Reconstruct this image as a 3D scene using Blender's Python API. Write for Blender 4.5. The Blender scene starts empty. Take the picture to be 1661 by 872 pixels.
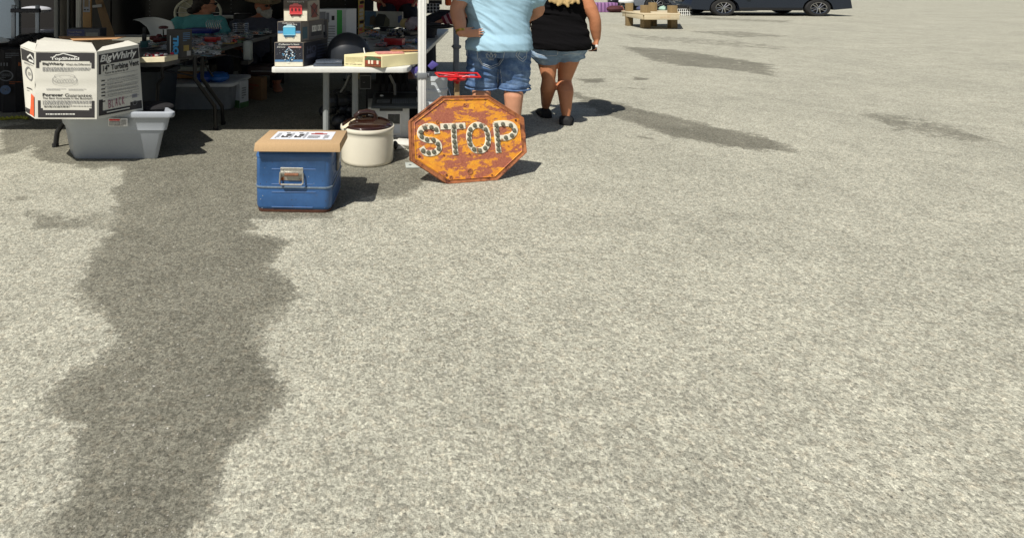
import bpy, bmesh, math, random
import numpy as np
from mathutils import Vector, Matrix, noise
from mathutils.bvhtree import BVHTree
R = math.radians
S = bpy.context.scene
C = S.collection
random.seed(7)

# ---------------------------------------------------------------- camera, world, sun, exposure
F, CX, HY, H = 950.0, 600.0, -30.0, 1.05      # focal length / optical centre / horizon in picture pixels, eye height
cam = bpy.data.cameras.new('camera'); co = bpy.data.objects.new('camera', cam); C.objects.link(co); S.camera = co
cam.sensor_fit = 'HORIZONTAL'; cam.sensor_width = 36; cam.lens = F/1661*36
cam.shift_x = (830.5-CX)/1661; cam.shift_y = (HY-436)/1661
cam.clip_start = .05; cam.clip_end = 2000
co.location = (0, 0, H); co.rotation_euler = (R(90), 0, 0)
W = bpy.data.worlds.new('World'); S.world = W; W.use_nodes = True
nt = W.node_tree; bg = nt.nodes['Background']
sky = nt.nodes.new('ShaderNodeTexSky'); sky.sky_type = 'NISHITA'; sky.sun_disc = False
SUNV = Vector((.5, .6, -1)).normalized()
sky.sun_elevation = math.asin(-SUNV.z); sky.sun_rotation = R(220); sky.air_density = 1.2; sky.dust_density = 2.0
nt.links.new(sky.outputs[0], bg.inputs[0]); bg.inputs[1].default_value = .055
sl = bpy.data.lights.new('sun', 'SUN'); sl.energy = 4.9; sl.angle = R(.5); sl.color = (1, .955, .87)
so = bpy.data.objects.new('sun', sl); C.objects.link(so); so.rotation_euler = SUNV.to_track_quat('-Z', 'Y').to_euler()
S.view_settings.view_transform = 'Standard'; S.view_settings.look = 'None'
S.view_settings.exposure = 0.15; S.view_settings.gamma = 1.0; S.view_settings.use_curve_mapping = False
S.cycles.max_bounces = 6

# ---------------------------------------------------------------- helpers
def V(px, py, d): return Vector(((px-CX)*d/F, d, H-(py-HY)*d/F))
def gd(py): return F*H/(py-HY)
def G(px, py): d = gd(py); return Vector(((px-CX)*d/F, d, 0))
def zat(py, d): return H-(py-HY)*d/F
def xat(px, d): return (px-CX)*d/F
def s2l(c): return tuple(((v/255)/12.92 if v/255 <= .04045 else (((v/255)+.055)/1.055)**2.4) for v in c)

MC = {}
def mat(name, col, rough=.6, metal=0, var=.12, scale=30, bump=.0, spec=.5, col2=None, thr=None, sharp=.05, coat=0, alpha=1, trans=0, stretch=None):
    """principled material, colour broken up by noise; col2/thr mixes in a second real colour (rust, wear) above a noise threshold"""
    if name in MC: return MC[name]
    m = bpy.data.materials.new(name); m.use_nodes = True; n = m.node_tree.nodes; l = m.node_tree.links
    b = n['Principled BSDF']; tc = n.new('ShaderNodeTexCoord'); src = tc.outputs['Object']
    if stretch:
        mp = n.new('ShaderNodeMapping'); mp.inputs['Scale'].default_value = stretch; l.new(src, mp.inputs[0]); src = mp.outputs[0]
    nz = n.new('ShaderNodeTexNoise'); nz.inputs['Scale'].default_value = scale; nz.inputs['Detail'].default_value = 6; nz.inputs['Roughness'].default_value = .65
    l.new(src, nz.inputs['Vector'])
    mr = n.new('ShaderNodeMapRange'); mr.inputs[1].default_value = .25; mr.inputs[2].default_value = .75
    mr.inputs[3].default_value = 1-var; mr.inputs[4].default_value = 1+var; l.new(nz.outputs[0], mr.inputs[0])
    mx = n.new('ShaderNodeMix'); mx.data_type = 'RGBA'; mx.blend_type = 'MULTIPLY'; mx.inputs[0].default_value = 1
    mx.inputs[6].default_value = (*col, 1)
    cb = n.new('ShaderNodeCombineColor')
    for i in range(3): l.new(mr.outputs[0], cb.inputs[i])
    l.new(cb.outputs[0], mx.inputs[7]); out = mx.outputs[2]
    if col2:
        n2 = n.new('ShaderNodeTexNoise'); n2.inputs['Scale'].default_value = scale*.35; n2.inputs['Detail'].default_value = 8; n2.inputs['Roughness'].default_value = .7
        l.new(src, n2.inputs['Vector'])
        r2 = n.new('ShaderNodeMapRange'); r2.inputs[1].default_value = thr; r2.inputs[2].default_value = thr+sharp; l.new(n2.outputs[0], r2.inputs[0])
        m2 = n.new('ShaderNodeMix'); m2.data_type = 'RGBA'; l.new(r2.outputs[0], m2.inputs[0]); l.new(out, m2.inputs[6]); m2.inputs[7].default_value = (*col2, 1); out = m2.outputs[2]
    l.new(out, b.inputs['Base Color'])
    b.inputs['Roughness'].default_value = rough; b.inputs['Metallic'].default_value = metal; b.inputs['Specular IOR Level'].default_value = spec
    b.inputs['Coat Weight'].default_value = coat
    if trans: b.inputs['Transmission Weight'].default_value = trans
    if alpha < 1: b.inputs['Alpha'].default_value = alpha
    if bump:
        bp = n.new('ShaderNodeBump'); bp.inputs['Strength'].default_value = bump; bp.inputs['Distance'].default_value = .01
        l.new(nz.outputs[0], bp.inputs['Height']); l.new(bp.outputs[0], b.inputs['Normal'])
    MC[name] = m; return m
def M(name, rgb, **k): return mat(name, s2l(rgb), **k)

def link(o, parent=None):
    C.objects.link(o)
    if parent is not None: o.parent = parent
    return o
def finish(me, smooth=30):
    if smooth:
        me.polygons.foreach_set('use_smooth', [True]*len(me.polygons)); me.set_sharp_from_angle(angle=R(smooth))
    me.update()
def tag(o, label=None, cat=None, group=None, kind=None):
    if label: o['label'] = label
    if cat: o['category'] = cat
    if group: o['group'] = group
    if kind: o['kind'] = kind
    return o
def empty(name, loc, label, cat, group=None):
    o = bpy.data.objects.new(name, None); C.objects.link(o); o.location = loc; o.empty_display_size = .05
    o['_base'] = 1; del o['_base']
    return tag(o, label, cat, group)
def off(parent):
    v = Vector((0, 0, 0)); p = parent
    while p is not None: v += p.location; p = p.parent
    return v

class MB:
    """collects geometry in world coordinates and links it as ONE mesh"""
    def __init__(s): s.bm = bmesh.new(); s.mats = []
    def mi(s, m):
        if m not in s.mats: s.mats.append(m)
        return s.mats.index(m)
    def faces(s, vs, fs, m):
        i = s.mi(m); bv = [s.bm.verts.new(v) for v in vs]
        out = []
        for f in fs:
            try: q = s.bm.faces.new([bv[k] for k in f]); q.material_index = i; out.append(q)
            except ValueError: pass
        return bv, out
    def hexa(s, p, m, bevel=0, seg=2):
        """p: 4 bottom points then the 4 above them"""
        f = [(3,2,1,0),(4,5,6,7),(0,1,5,4),(1,2,6,5),(2,3,7,6),(3,0,4,7)]
        bv, fs = s.faces([Vector(q) for q in p], f, m)
        if bevel:
            ed = list({e for q in fs for e in q.edges})
            r = bmesh.ops.bevel(s.bm, geom=ed, offset=bevel, segments=seg, profile=.5, affect='EDGES', clamp_overlap=True)
            i = s.mi(m)
            for q in r['faces']: q.material_index = i
        return s
    def box(s, c, size, m, rz=0, rx=0, ry=0, bevel=0, seg=2):
        hx, hy, hz = size[0]/2, size[1]/2, size[2]/2
        rt = Matrix.Rotation(rz, 3, 'Z') @ Matrix.Rotation(ry, 3, 'Y') @ Matrix.Rotation(rx, 3, 'X'); c = Vector(c)
        return s.hexa([c+rt@Vector(q) for q in [(-hx,-hy,-hz),(hx,-hy,-hz),(hx,hy,-hz),(-hx,hy,-hz),(-hx,-hy,hz),(hx,-hy,hz),(hx,hy,hz),(-hx,hy,hz)]], m, bevel, seg)
    def prism(s, poly, vec, m, bevel=0, seg=2):
        n = len(poly); vec = Vector(vec); P = [Vector(p) for p in poly]
        fs = [tuple(range(n))[::-1], tuple(range(n, 2*n))]+[(i, (i+1) % n, (i+1) % n+n, i+n) for i in range(n)]
        bv, q = s.faces(P+[p+vec for p in P], fs, m)
        if bevel:
            ed = list({e for f in q for e in f.edges}); i = s.mi(m)
            for f in bmesh.ops.bevel(s.bm, geom=ed, offset=bevel, segments=seg, profile=.5, affect='EDGES', clamp_overlap=True)['faces']: f.material_index = i
        return s
    def rings(s, rs, m, cap=True, close=False):
        n = len(rs[0]); vs = [Vector(v) for r in rs for v in r]; fs = []
        k = len(rs)
        for i in range(k if close else k-1):
            for j in range(n):
                a, b = i*n+j, i*n+(j+1) % n; c2 = ((i+1) % k)*n
                fs.append((a, b, c2+(j+1) % n, c2+j))
        if cap and not close: fs += [tuple(range(n))[::-1], tuple(range((k-1)*n, k*n))]
        s.faces(vs, fs, m); return s
    def tube(s, pts, r, m, n=8, close=False):
        P = [Vector(p) for p in pts]; rs = []; k = len(P); up = None
        for i in range(k):
            a = P[(i-1) % k] if close else P[max(i-1, 0)]; b = P[(i+1) % k] if close else P[min(i+1, k-1)]
            t = (b-a).normalized()
            if up is None: up = Vector((0, 0, 1)) if abs(t.z) < .9 else Vector((1, 0, 0))
            u = t.cross(up); 
            if u.length < 1e-4: u = t.cross(Vector((0, 1, 0)))
            u.normalize(); w = u.cross(t).normalized(); up = w
            rr = r[i] if isinstance(r, (list, tuple)) else r
            rs.append([P[i]+(u*math.cos(2*math.pi*j/n)+w*math.sin(2*math.pi*j/n))*rr for j in range(n)])
        return s.rings(rs, m, close=close)
    def lathe(s, c, prof, m, n=40, axis=None, cap=True):
        c = Vector(c); q = Vector(axis).to_track_quat('Z', 'Y') if axis else None; rs = []
        for r, z in prof:
            ring = [Vector((r*math.cos(2*math.pi*j/n), r*math.sin(2*math.pi*j/n), z)) for j in range(n)]
            rs.append([c+(q@v if q else v) for v in ring])
        return s.rings(rs, m, cap)
    def ell(s, c, r, m, n=16, rot=None):
        c = Vector(c); rs = []
        k = max(6, n//2)
        for i in range(1, k):
            a = math.pi*i/k; ring = []
            for j in range(n):
                v = Vector((r[0]*math.sin(a)*math.cos(2*math.pi*j/n), r[1]*math.sin(a)*math.sin(2*math.pi*j/n), -r[2]*math.cos(a)))
                ring.append(c+(rot@v if rot else v))
            rs.append(ring)
        return s.rings(rs, m)
    def build(s, name, parent=None, smooth=30, label=None, world=True):
        bmesh.ops.recalc_face_normals(s.bm, faces=s.bm.faces)
        me = bpy.data.meshes.new(name)
        if parent is not None and world: bmesh.ops.translate(s.bm, verts=s.bm.verts, vec=-off(parent))
        s.bm.to_mesh(me); s.bm.free()
        for m in s.mats: me.materials.append(m)
        finish(me, smooth); o = link(bpy.data.objects.new(name, me), parent)
        if label: o['label'] = label
        return o
    def thing(s, name, label, cat, group=None, kind=None, smooth=30):
        """one-mesh thing, origin moved to its base"""
        co_ = [v.co for v in s.bm.verts]
        lo = Vector([min(v[i] for v in co_) for i in range(3)]); hi = Vector([max(v[i] for v in co_) for i in range(3)])
        b = Vector(((lo.x+hi.x)/2, (lo.y+hi.y)/2, lo.z)); bmesh.ops.translate(s.bm, verts=s.bm.verts, vec=-b)
        o = s.build(name, None, smooth); o.location = b
        return tag(o, label, cat, group, kind)

# printing on a face: origin, full u vector, full v vector, outward normal
class Face:
    def __init__(s, bl, br, tr, tl, toward=Vector((0, 0, H)), lift=.0012):
        s.p = [Vector(q) for q in (bl, br, tr, tl)]
        n = (s.p[1]-s.p[0]).cross(s.p[3]-s.p[0]).normalized()
        if n.dot(toward-s.p[0]) < 0: n = -n
        s.n = n; s.lift = lift; s.k = 0
    def __call__(s, u, v, l=0):
        a, b, c, d = s.p
        return a*(1-u)*(1-v)+b*u*(1-v)+c*u*v+d*(1-u)*v+s.n*(s.lift*(1+l))
    def poly(s, mb, pts, m, l=0):
        mb.faces([s(u, v, l) for u, v in pts], [tuple(range(len(pts)))], m)
    def rect(s, mb, u0, v0, u1, v1, m, l=0): s.poly(mb, [(u0, v0), (u1, v0), (u1, v1), (u0, v1)], m, l)
    def line(s, mb, pts, w, m, l=0, close=False, asp=1.0):
        k = len(pts)
        for i in range(k if close else k-1):
            a = Vector(pts[i]); b = Vector(pts[(i+1) % k]); t = (b-a)
            if t.length < 1e-6: continue
            q = Vector((t.x, t.y*asp)).normalized(); nn = Vector((-q.y, q.x/asp))*w/2
            s.poly(mb, [a-nn, b-nn, b+nn, a+nn], m, l)
    def text(s, mb, st, u0, v0, u1, v1, m, l=1, bold=0, shear=0):
        me = text_mesh(st, bold, shear); vs = [s(u0+(u1-u0)*x, v0+(v1-v0)*y, l) for x, y in me[0]]
        mb.faces(vs, me[1], m)
    def scrib(s, mb, u0, v0, u1, v1, rows, m, l=1, th=.5, seed=1):
        """rows of small print too fine to read"""
        rnd = random.Random(seed); dv = (v1-v0)/rows
        for i in range(rows):
            u = u0; vb = v0+dv*i; end = u1 if i else u0+(u1-u0)*rnd.uniform(.4, .95)
            while u < end-.01:
                w = rnd.uniform(.02, .07)*(u1-u0); s.rect(mb, u, vb, min(u+w, end), vb+dv*th, m, l); u += w+.012*(u1-u0)
TC = {}
def text_mesh(st, bold=0, shear=0):
    key = (st, bold, shear)
    if key in TC: return TC[key]
    cu = bpy.data.curves.new('t', 'FONT'); cu.body = st; cu.resolution_u = 3; cu.offset = bold; cu.shear = shear
    ob = bpy.data.objects.new('t', cu); C.objects.link(ob); bpy.context.view_layer.update()
    me = bpy.data.meshes.new_from_object(ob.evaluated_get(bpy.context.evaluated_depsgraph_get()))
    xs = [v.co.x for v in me.vertices]; ys = [v.co.y for v in me.vertices]; x0, x1, y0, y1 = min(xs), max(xs), min(ys), max(ys)
    r = ([((v.co.x-x0)/(x1-x0), (v.co.y-y0)/(y1-y0)) for v in me.vertices], [tuple(p.vertices) for p in me.polygons])
    bpy.data.objects.remove(ob); bpy.data.curves.remove(cu); bpy.data.meshes.remove(me)
    TC[key] = r; return r

def carton(name, label, cat, bl, br, depth, h, m, group=None, bevel=.0015, skew=Vector((0, 0, 0)), z=None):
    """box from its two front bottom corners; returns thing, front Face, right Face, top Face"""
    bl = Vector(bl); br = Vector(br); u = (br-bl); n = Vector((-u.y, u.x, 0)).normalized()*depth+skew; up = Vector((0, 0, h))
    p = [bl, br, br+n, bl+n]; mb = MB(); mb.hexa(p+[q+up for q in p], m, bevel, 1)
    t = empty(name, (bl+br)/2+n/2, label, cat, group); mb.build('carton', t)
    return t, Face(p[0], p[1], p[1]+up, p[0]+up), Face(p[1], p[2], p[2]+up, p[1]+up, Vector((99, 0, 0))), Face(p[0]+up, p[1]+up, p[2]+up, p[3]+up, Vector((0, 0, 99)))

white = M('white_paint', (218, 218, 214), rough=.45, var=.05, scale=20)
plastic_white = M('white_plastic', (222, 224, 224), rough=.5, var=.06, scale=15, bump=.1)
black = M('black_plastic', (22, 22, 24), rough=.45, var=.2)
ink = M('black_ink', (28, 27, 28), rough=.6, var=.1)
inkw = M('white_ink', (216, 216, 210), rough=.6, var=.04)
inkg = M('grey_ink', (120, 120, 122), rough=.6, var=.1)
redm = M('red_paint', (190, 30, 34), rough=.4, var=.15)
board = M('cardboard', (190, 152, 108), rough=.85, var=.08, scale=40, bump=.15, stretch=(1, 1, 6))
chrome = M('chrome', (190, 190, 192), rough=.18, metal=1, var=.1)
steelg = M('grey_steel', (128, 132, 136), rough=.45, metal=.3, var=.1)
rubber = M('rubber', (28, 28, 29), rough=.85, var=.25, bump=.2)
skinm = M('skin', (190, 138, 110), rough=.5, var=.08, scale=25, bump=.08, spec=.3)
skin2 = M('skin_tanned', (184, 124, 90), rough=.48, var=.08, scale=22, bump=.08, spec=.35)
cloth_black = M('black_cloth', (24, 23, 26), rough=.9, var=.25, scale=12, bump=.3)
# ---------------------------------------------------------------- ground: weathered asphalt, one sheet to the horizon, damp and oil stains plus some painted shade held in a vertex mask
def axis(a, b, step, lo, hi, gr=1.12):
    v = list(np.arange(a, b+1e-6, step)); s = step; x = v[-1]
    while x < hi: s *= gr; x += s; v.append(x)
    s = step; x = v[0]; pre = []
    while x > lo: s *= gr; x -= s; pre.append(x)
    return np.array(pre[::-1]+v)
gx = axis(-4.2, 7.0, .035, -500, 500); gy1 = axis(.6, 7.5, .03, -20, 7.6, 1.12)
gy = list(gy1)
st = .03
while gy[-1] < 900: st *= 1.022; gy.append(gy[-1]+st)
gy = np.array(gy)
XX, YY = np.meshgrid(gx, gy)
def fbm(X, Y, sc, seed):
    o = np.zeros_like(X); 
    for k in range(4):
        f = sc*2**k; rs = np.random.RandomState(seed+k); t = rs.rand(256, 256)
        a = (X*f) % 256; b = (Y*f) % 256; i = a.astype(int); j = b.astype(int); u = a-i; v = b-j; u = u*u*(3-2*u); v = v*v*(3-2*v)
        i2 = (i+1) % 256; j2 = (j+1) % 256
        o += ((t[i, j]*(1-u)+t[i2, j]*u)*(1-v)+(t[i, j2]*(1-u)+t[i2, j2]*u)*v)*.5**k
    return o/1.875
PXg = CX+F*XX/np.maximum(YY, .3); PYg = HY+F*H/np.maximum(YY, .3)
def stain_shade(pts, soft=.08):
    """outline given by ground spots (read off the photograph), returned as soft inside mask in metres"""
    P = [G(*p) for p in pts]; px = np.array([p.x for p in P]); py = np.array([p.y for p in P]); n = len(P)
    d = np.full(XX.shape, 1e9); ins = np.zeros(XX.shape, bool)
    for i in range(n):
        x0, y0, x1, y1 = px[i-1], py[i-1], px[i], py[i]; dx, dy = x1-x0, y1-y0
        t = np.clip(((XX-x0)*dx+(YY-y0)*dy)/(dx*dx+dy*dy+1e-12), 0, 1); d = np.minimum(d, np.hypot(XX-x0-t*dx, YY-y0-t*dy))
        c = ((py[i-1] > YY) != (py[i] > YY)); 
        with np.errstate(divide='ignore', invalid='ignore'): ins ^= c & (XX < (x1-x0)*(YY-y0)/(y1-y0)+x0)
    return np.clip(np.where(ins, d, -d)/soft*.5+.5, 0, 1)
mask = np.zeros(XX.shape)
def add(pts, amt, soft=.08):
    global mask; mask = np.maximum(mask, stain_shade(pts, soft)*amt)
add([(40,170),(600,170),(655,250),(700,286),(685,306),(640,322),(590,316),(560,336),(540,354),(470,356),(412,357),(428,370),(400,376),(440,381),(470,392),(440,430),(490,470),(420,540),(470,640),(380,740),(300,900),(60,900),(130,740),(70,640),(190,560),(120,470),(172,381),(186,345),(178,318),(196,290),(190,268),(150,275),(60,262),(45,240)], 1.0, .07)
add([(0,205),(75,200),(78,222),(30,248),(0,252)], .95, .05)  # shade patch at the left edge, painted into the ground colour
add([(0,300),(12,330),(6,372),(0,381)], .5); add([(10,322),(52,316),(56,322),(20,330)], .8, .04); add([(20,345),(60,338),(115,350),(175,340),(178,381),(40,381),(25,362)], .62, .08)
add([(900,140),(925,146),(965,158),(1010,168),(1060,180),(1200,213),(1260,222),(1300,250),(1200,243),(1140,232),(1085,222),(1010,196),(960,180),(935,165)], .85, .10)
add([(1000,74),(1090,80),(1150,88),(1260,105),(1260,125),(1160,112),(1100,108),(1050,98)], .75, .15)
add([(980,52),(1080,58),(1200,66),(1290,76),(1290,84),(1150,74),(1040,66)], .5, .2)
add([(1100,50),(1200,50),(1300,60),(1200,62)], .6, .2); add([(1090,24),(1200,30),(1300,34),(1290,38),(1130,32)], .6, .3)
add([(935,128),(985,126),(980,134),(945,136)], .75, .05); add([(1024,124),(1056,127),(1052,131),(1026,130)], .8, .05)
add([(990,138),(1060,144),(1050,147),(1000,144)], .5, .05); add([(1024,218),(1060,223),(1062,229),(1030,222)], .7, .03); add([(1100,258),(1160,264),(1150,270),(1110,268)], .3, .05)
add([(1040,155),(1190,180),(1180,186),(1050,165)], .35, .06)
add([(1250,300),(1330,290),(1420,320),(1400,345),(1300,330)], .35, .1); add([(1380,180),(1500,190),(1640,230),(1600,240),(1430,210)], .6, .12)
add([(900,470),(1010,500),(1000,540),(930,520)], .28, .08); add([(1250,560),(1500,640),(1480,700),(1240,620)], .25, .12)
add([(0,60),(300,40),(560,60),(700,110),(690,200),(560,206),(380,208),(0,200)], 1.0, .3)  # ground under the canopy painted darker to deepen its shade
me = bpy.data.meshes.new('ground'); ny, nx = XX.shape
vs = np.stack([XX.ravel(), YY.ravel(), np.zeros(XX.size)], 1)
idx = np.arange(ny*nx).reshape(ny, nx); q = np.stack([idx[:-1, :-1], idx[:-1, 1:], idx[1:, 1:], idx[1:, :-1]], -1).reshape(-1, 4)
me.vertices.add(len(vs)); me.vertices.foreach_set('co', vs.ravel()); me.loops.add(q.size); me.loops.foreach_set('vertex_index', q.ravel())
me.polygons.add(len(q)); me.polygons.foreach_set('loop_start', np.arange(0, q.size, 4)); me.update(calc_edges=True)
at = me.attributes.new('stain_shade', 'FLOAT', 'POINT'); at.data.foreach_set('value', mask.ravel().astype(np.float32))  # carries real stains and the painted shade patches together
gm = bpy.data.materials.new('asphalt'); gm.use_nodes = True; n = gm.node_tree.nodes; l = gm.node_tree.links; b = n['Principled BSDF']
tc = n.new('ShaderNodeTexCoord')
def nz(sc, det=5, rough=.6, typ='ShaderNodeTexNoise'):
    a = n.new(typ); a.inputs['Scale'].default_value = sc
    if typ.endswith('Noise'): a.inputs['Detail'].default_value = det; a.inputs['Roughness'].default_value = rough
    l.new(tc.outputs['Object'], a.inputs['Vector']); return a
def mth(op, a, bb, cl=False):
    m = n.new('ShaderNodeMath'); m.operation = op; m.use_clamp = cl
    for i, x in enumerate((a, bb)):
        if isinstance(x, (int, float)): m.inputs[i].default_value = x
        else: l.new(x, m.inputs[i])
    return m.outputs[0]
def rng(x, a, bb, c, d):
    m = n.new('ShaderNodeMapRange'); l.new(x, m.inputs[0])
    for i, v in enumerate((a, bb, c, d)): m.inputs[i+1].default_value = v
    return m.outputs[0]
def mixc(f, a, bb, bt='MIX'):
    m = n.new('ShaderNodeMix'); m.data_type = 'RGBA'; m.blend_type = bt
    for i, x in ((0, f), (6, a), (7, bb)):
        if isinstance(x, (int, float)): m.inputs[i].default_value = x
        elif isinstance(x, tuple): m.inputs[i].default_value = (*x, 1)
        else: l.new(x, m.inputs[i])
    return m.outputs[2]
an = n.new('ShaderNodeAttribute'); an.attribute_name = 'stain_shade'
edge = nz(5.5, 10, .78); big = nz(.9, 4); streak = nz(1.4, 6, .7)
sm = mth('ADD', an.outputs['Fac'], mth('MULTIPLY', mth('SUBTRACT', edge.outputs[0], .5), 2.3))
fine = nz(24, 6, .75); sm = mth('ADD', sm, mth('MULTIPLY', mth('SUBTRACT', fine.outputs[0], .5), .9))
stn_shade = rng(sm, .44, .56, 0, 1)
stn_shade = mth('MULTIPLY', stn_shade, rng(an.outputs['Fac'], .05, .8, .25, .9))
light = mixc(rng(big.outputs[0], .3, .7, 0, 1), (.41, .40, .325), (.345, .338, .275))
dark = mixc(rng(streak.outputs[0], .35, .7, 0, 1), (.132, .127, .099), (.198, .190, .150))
colr = mixc(stn_shade, light, dark)
agg = nz(150, 3, .8); agg2 = nz(430, 2, .7); vor = nz(95, typ='ShaderNodeTexVoronoi')
sp = n.new('ShaderNodeCombineColor')
val = mth('ADD', rng(agg.outputs[0], .34, .66, .55, 1.42), rng(agg2.outputs[0], .3, .7, -.34, .34))
for i in range(3): l.new(val, sp.inputs[i])
colr = mixc(1.0, colr, sp.outputs[0], 'MULTIPLY')
vc = nz(118, typ='ShaderNodeTexVoronoi'); vc2 = nz(62, typ='ShaderNodeTexVoronoi')
sx = n.new('ShaderNodeSeparateColor'); l.new(vc.outputs['Color'], sx.inputs[0]); sx2 = n.new('ShaderNodeSeparateColor'); l.new(vc2.outputs['Color'], sx2.inputs[0])
st_v = mth('MULTIPLY', rng(sx.outputs[0], 0, 1, .70, 1.30), rng(sx2.outputs[0], 0, 1, .88, 1.12)); sc2 = n.new('ShaderNodeCombineColor')
for i in range(3): l.new(st_v, sc2.inputs[i])
colr = mixc(1.0, colr, sc2.outputs[0], 'MULTIPLY')
tint = nz(38, 2, .8); colr = mixc(rng(tint.outputs[0], .5, .75, 0, .35), colr, mixc(1.0, colr, (1.18, 1.0, .88), 'MULTIPLY'))
chip = nz(60, 2, .9); colr = mixc(rng(chip.outputs[0], .66, .72, 0, .7), colr, (.62, .60, .55))
pit = nz(75, 2, .9); colr = mixc(rng(pit.outputs[0], .29, .33, .75, 0), colr, (.06, .055, .05))
wp_ = nz(2.2, 4, .6); ckv = n.new('ShaderNodeTexVoronoi'); ckv.feature = 'DISTANCE_TO_EDGE'; ckv.inputs['Scale'].default_value = .42
ad = n.new('ShaderNodeVectorMath'); ad.operation = 'MULTIPLY_ADD'; l.new(wp_.outputs['Color'], ad.inputs[0]); ad.inputs[1].default_value = (.5, .5, 0); l.new(tc.outputs['Object'], ad.inputs[2]); l.new(ad.outputs[0], ckv.inputs['Vector'])
ckm = nz(.7, 2); crack = mth('MULTIPLY', rng(ckv.outputs['Distance'], .0008, .0028, .75, 0), rng(ckm.outputs[0], .50, .58, 0, 1)); mot = nz(4.5, 7, .7); mc_ = n.new('ShaderNodeCombineColor'); mv = rng(mot.outputs[0], .3, .7, .84, 1.10)
for i in range(3): l.new(mv, mc_.inputs[i])
colr = mixc(1.0, colr, mc_.outputs[0], 'MULTIPLY')
l.new(colr, b.inputs['Base Color']); b.inputs['Roughness'].default_value = .92; b.inputs['Specular IOR Level'].default_value = .25
bp = n.new('ShaderNodeBump'); bp.inputs['Strength'].default_value = .55; bp.inputs['Distance'].default_value = .006
l.new(mth('ADD', agg.outputs[0], mth('MULTIPLY', vor.outputs['Distance'], .5)), bp.inputs['Height']); l.new(bp.outputs[0], b.inputs['Normal'])
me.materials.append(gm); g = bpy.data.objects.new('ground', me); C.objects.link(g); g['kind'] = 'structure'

# ---------------------------------------------------------------- canopy: roof above the picture, its legs in it
SK = .22                                          # the stalls run back to the right
CE, CZ = 3.40, 1.36
cvs = M('canopy_fabric', (150, 156, 166), rough=.9, var=.05)
_n = cvs.node_tree.nodes; _l = cvs.node_tree.links; _tr = _n.new('ShaderNodeBsdfTranslucent'); _tr.inputs[0].default_value = (.55, .58, .62, 1); _ms = _n.new('ShaderNodeMixShader'); _ms.inputs[0].default_value = .05
_l.new(_n['Principled BSDF'].outputs[0], _ms.inputs[1]); _l.new(_tr.outputs[0], _ms.inputs[2]); _l.new(_ms.outputs[0], _n['Material Output'].inputs[0])
cn = empty('market_canopy', (.32, 3.3, 0), 'pop-up market canopy whose white square leg stands just left of the octagonal sign', 'canopy')
mb = MB(); e0, e1 = Vector((-4.6, CE, CZ)), Vector((.40, CE, CZ)); bk = Vector((SK*3.4, 3.4, 0)); up = Vector((0, 0, .02))
pk = (e0+e1+bk)/2+Vector((0, 0, .5)); ring = [e0, e1, e1+bk, e0+bk]
for i in range(4): mb.hexa([ring[i], ring[(i+1) % 4], pk, pk+Vector((.001, 0, 0)), ring[i]+up, ring[(i+1) % 4]+up, pk+up, pk+up+Vector((.001, 0, 0))], cvs)
for i in range(4):
    a, c = ring[i], ring[(i+1) % 4]; mb.faces([a, c, c-Vector((0, 0, .1)), a-Vector((0, 0, .1))], [(0, 1, 2, 3)], cvs)
mb.build('canopy_roof', cn)
def leg(p, w, m, top=CZ, collar=None, foot=True):
    x, y = p; mb = MB()
    mb.box((x, y, top/2+.01), (w, w, top-.02), m, bevel=.004)
    for s_ in (-1, 1): mb.box((x+s_*w*.22, y-w/2-.0012, top/2), (.0035, .0024, top-.08), m)
    o = mb.build('leg', cn)
    mb = MB()
    if collar:
        mb.box((x, y, collar), (w+.012, w+.012, .035), steelg, bevel=.004); mb.box((x+w/2+.012, y, collar), (.014, .02, .025), steelg, bevel=.003)
        mb.box((x-w/2-.012, y, collar+.003), (.012, .016, .012), steelg, bevel=.003); mb.build('collar', o)
    if foot:
        mb = MB(); mb.box((x-.03, y-.01, .006), (.13, .085, .008), M('foot_plate', (170, 176, 170), rough=.6, var=.15), bevel=.002)
        mb.lathe((x-.07, y-.02, .010), [(.008, 0), (.008, .003)], steelg, 8); mb.build('foot_plate', o)
leg((xat(684.5, 3.34), 3.34), .044, white, collar=zat(124, 3.3))
leg((xat(740, 5.2), 5.2), .048, M('grey_leg', (150, 156, 164), rough=.5, var=.08), collar=zat(76, 5.2))
leg((-3.3, 3.5), .044, white)
leg((xat(129, 5.9), 5.9), .05, white, foot=False)

# ---------------------------------------------------------------- folding tables
def table(name, label, nl, nr, depth, z, m, legs, lip=.022, legm=None, sk=SK):
    """parallelogram top from near-left / near-right corners"""
    t = empty(name, ((nl[0]+nr[0])/2+sk*depth/2, nl[1]+depth/2, 0), label, 'table', 'folding tables of the stall')
    a = Vector((*nl, z)); b_ = Vector((*nr, z)); k = Vector((sk*depth, depth, 0)); c = .03
    u = (b_-a).normalized(); w = k.normalized()
    poly = [a+u*c, b_-u*c, b_-u*.008+w*.008, b_+w*c, b_+k-w*c, b_+k-u*c, a+k+u*c, a+k-w*c, a+w*c, a+u*.008+w*.008]
    mb = MB(); mb.prism([p-Vector((0, 0, lip)) for p in poly], (0, 0, lip), m, .004, 2); top = mb.build('tabletop', t)
    lm = legm or steelg
    for pts, r in legs:
        mb = MB(); mb.tube(pts, r, lm, 10)
        e = Vector(pts[-1]); mb.tube([e+Vector((0, 0, .0)), e+Vector((0, 0, .022))], r*1.25, rubber, 10); mb.build('leg', t)
    return t
TZ = .52
RN_L, RN_R, RD = (xat(438, 3.6), 3.6), (xat(662, 3.6), 3.6), 2.93
lg = []
for px, dd in ((529, 3.78), (576, 3.82)):
    x = xat(px, dd); lg.append(([(x, dd, TZ-.02), (x, dd, .0)], .021))
for px, dd in ((560, 6.2), (690, 6.2)): lg.append(([(xat(px, dd), dd, TZ-.02), (xat(px, dd), dd, 0)], .018))
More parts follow.
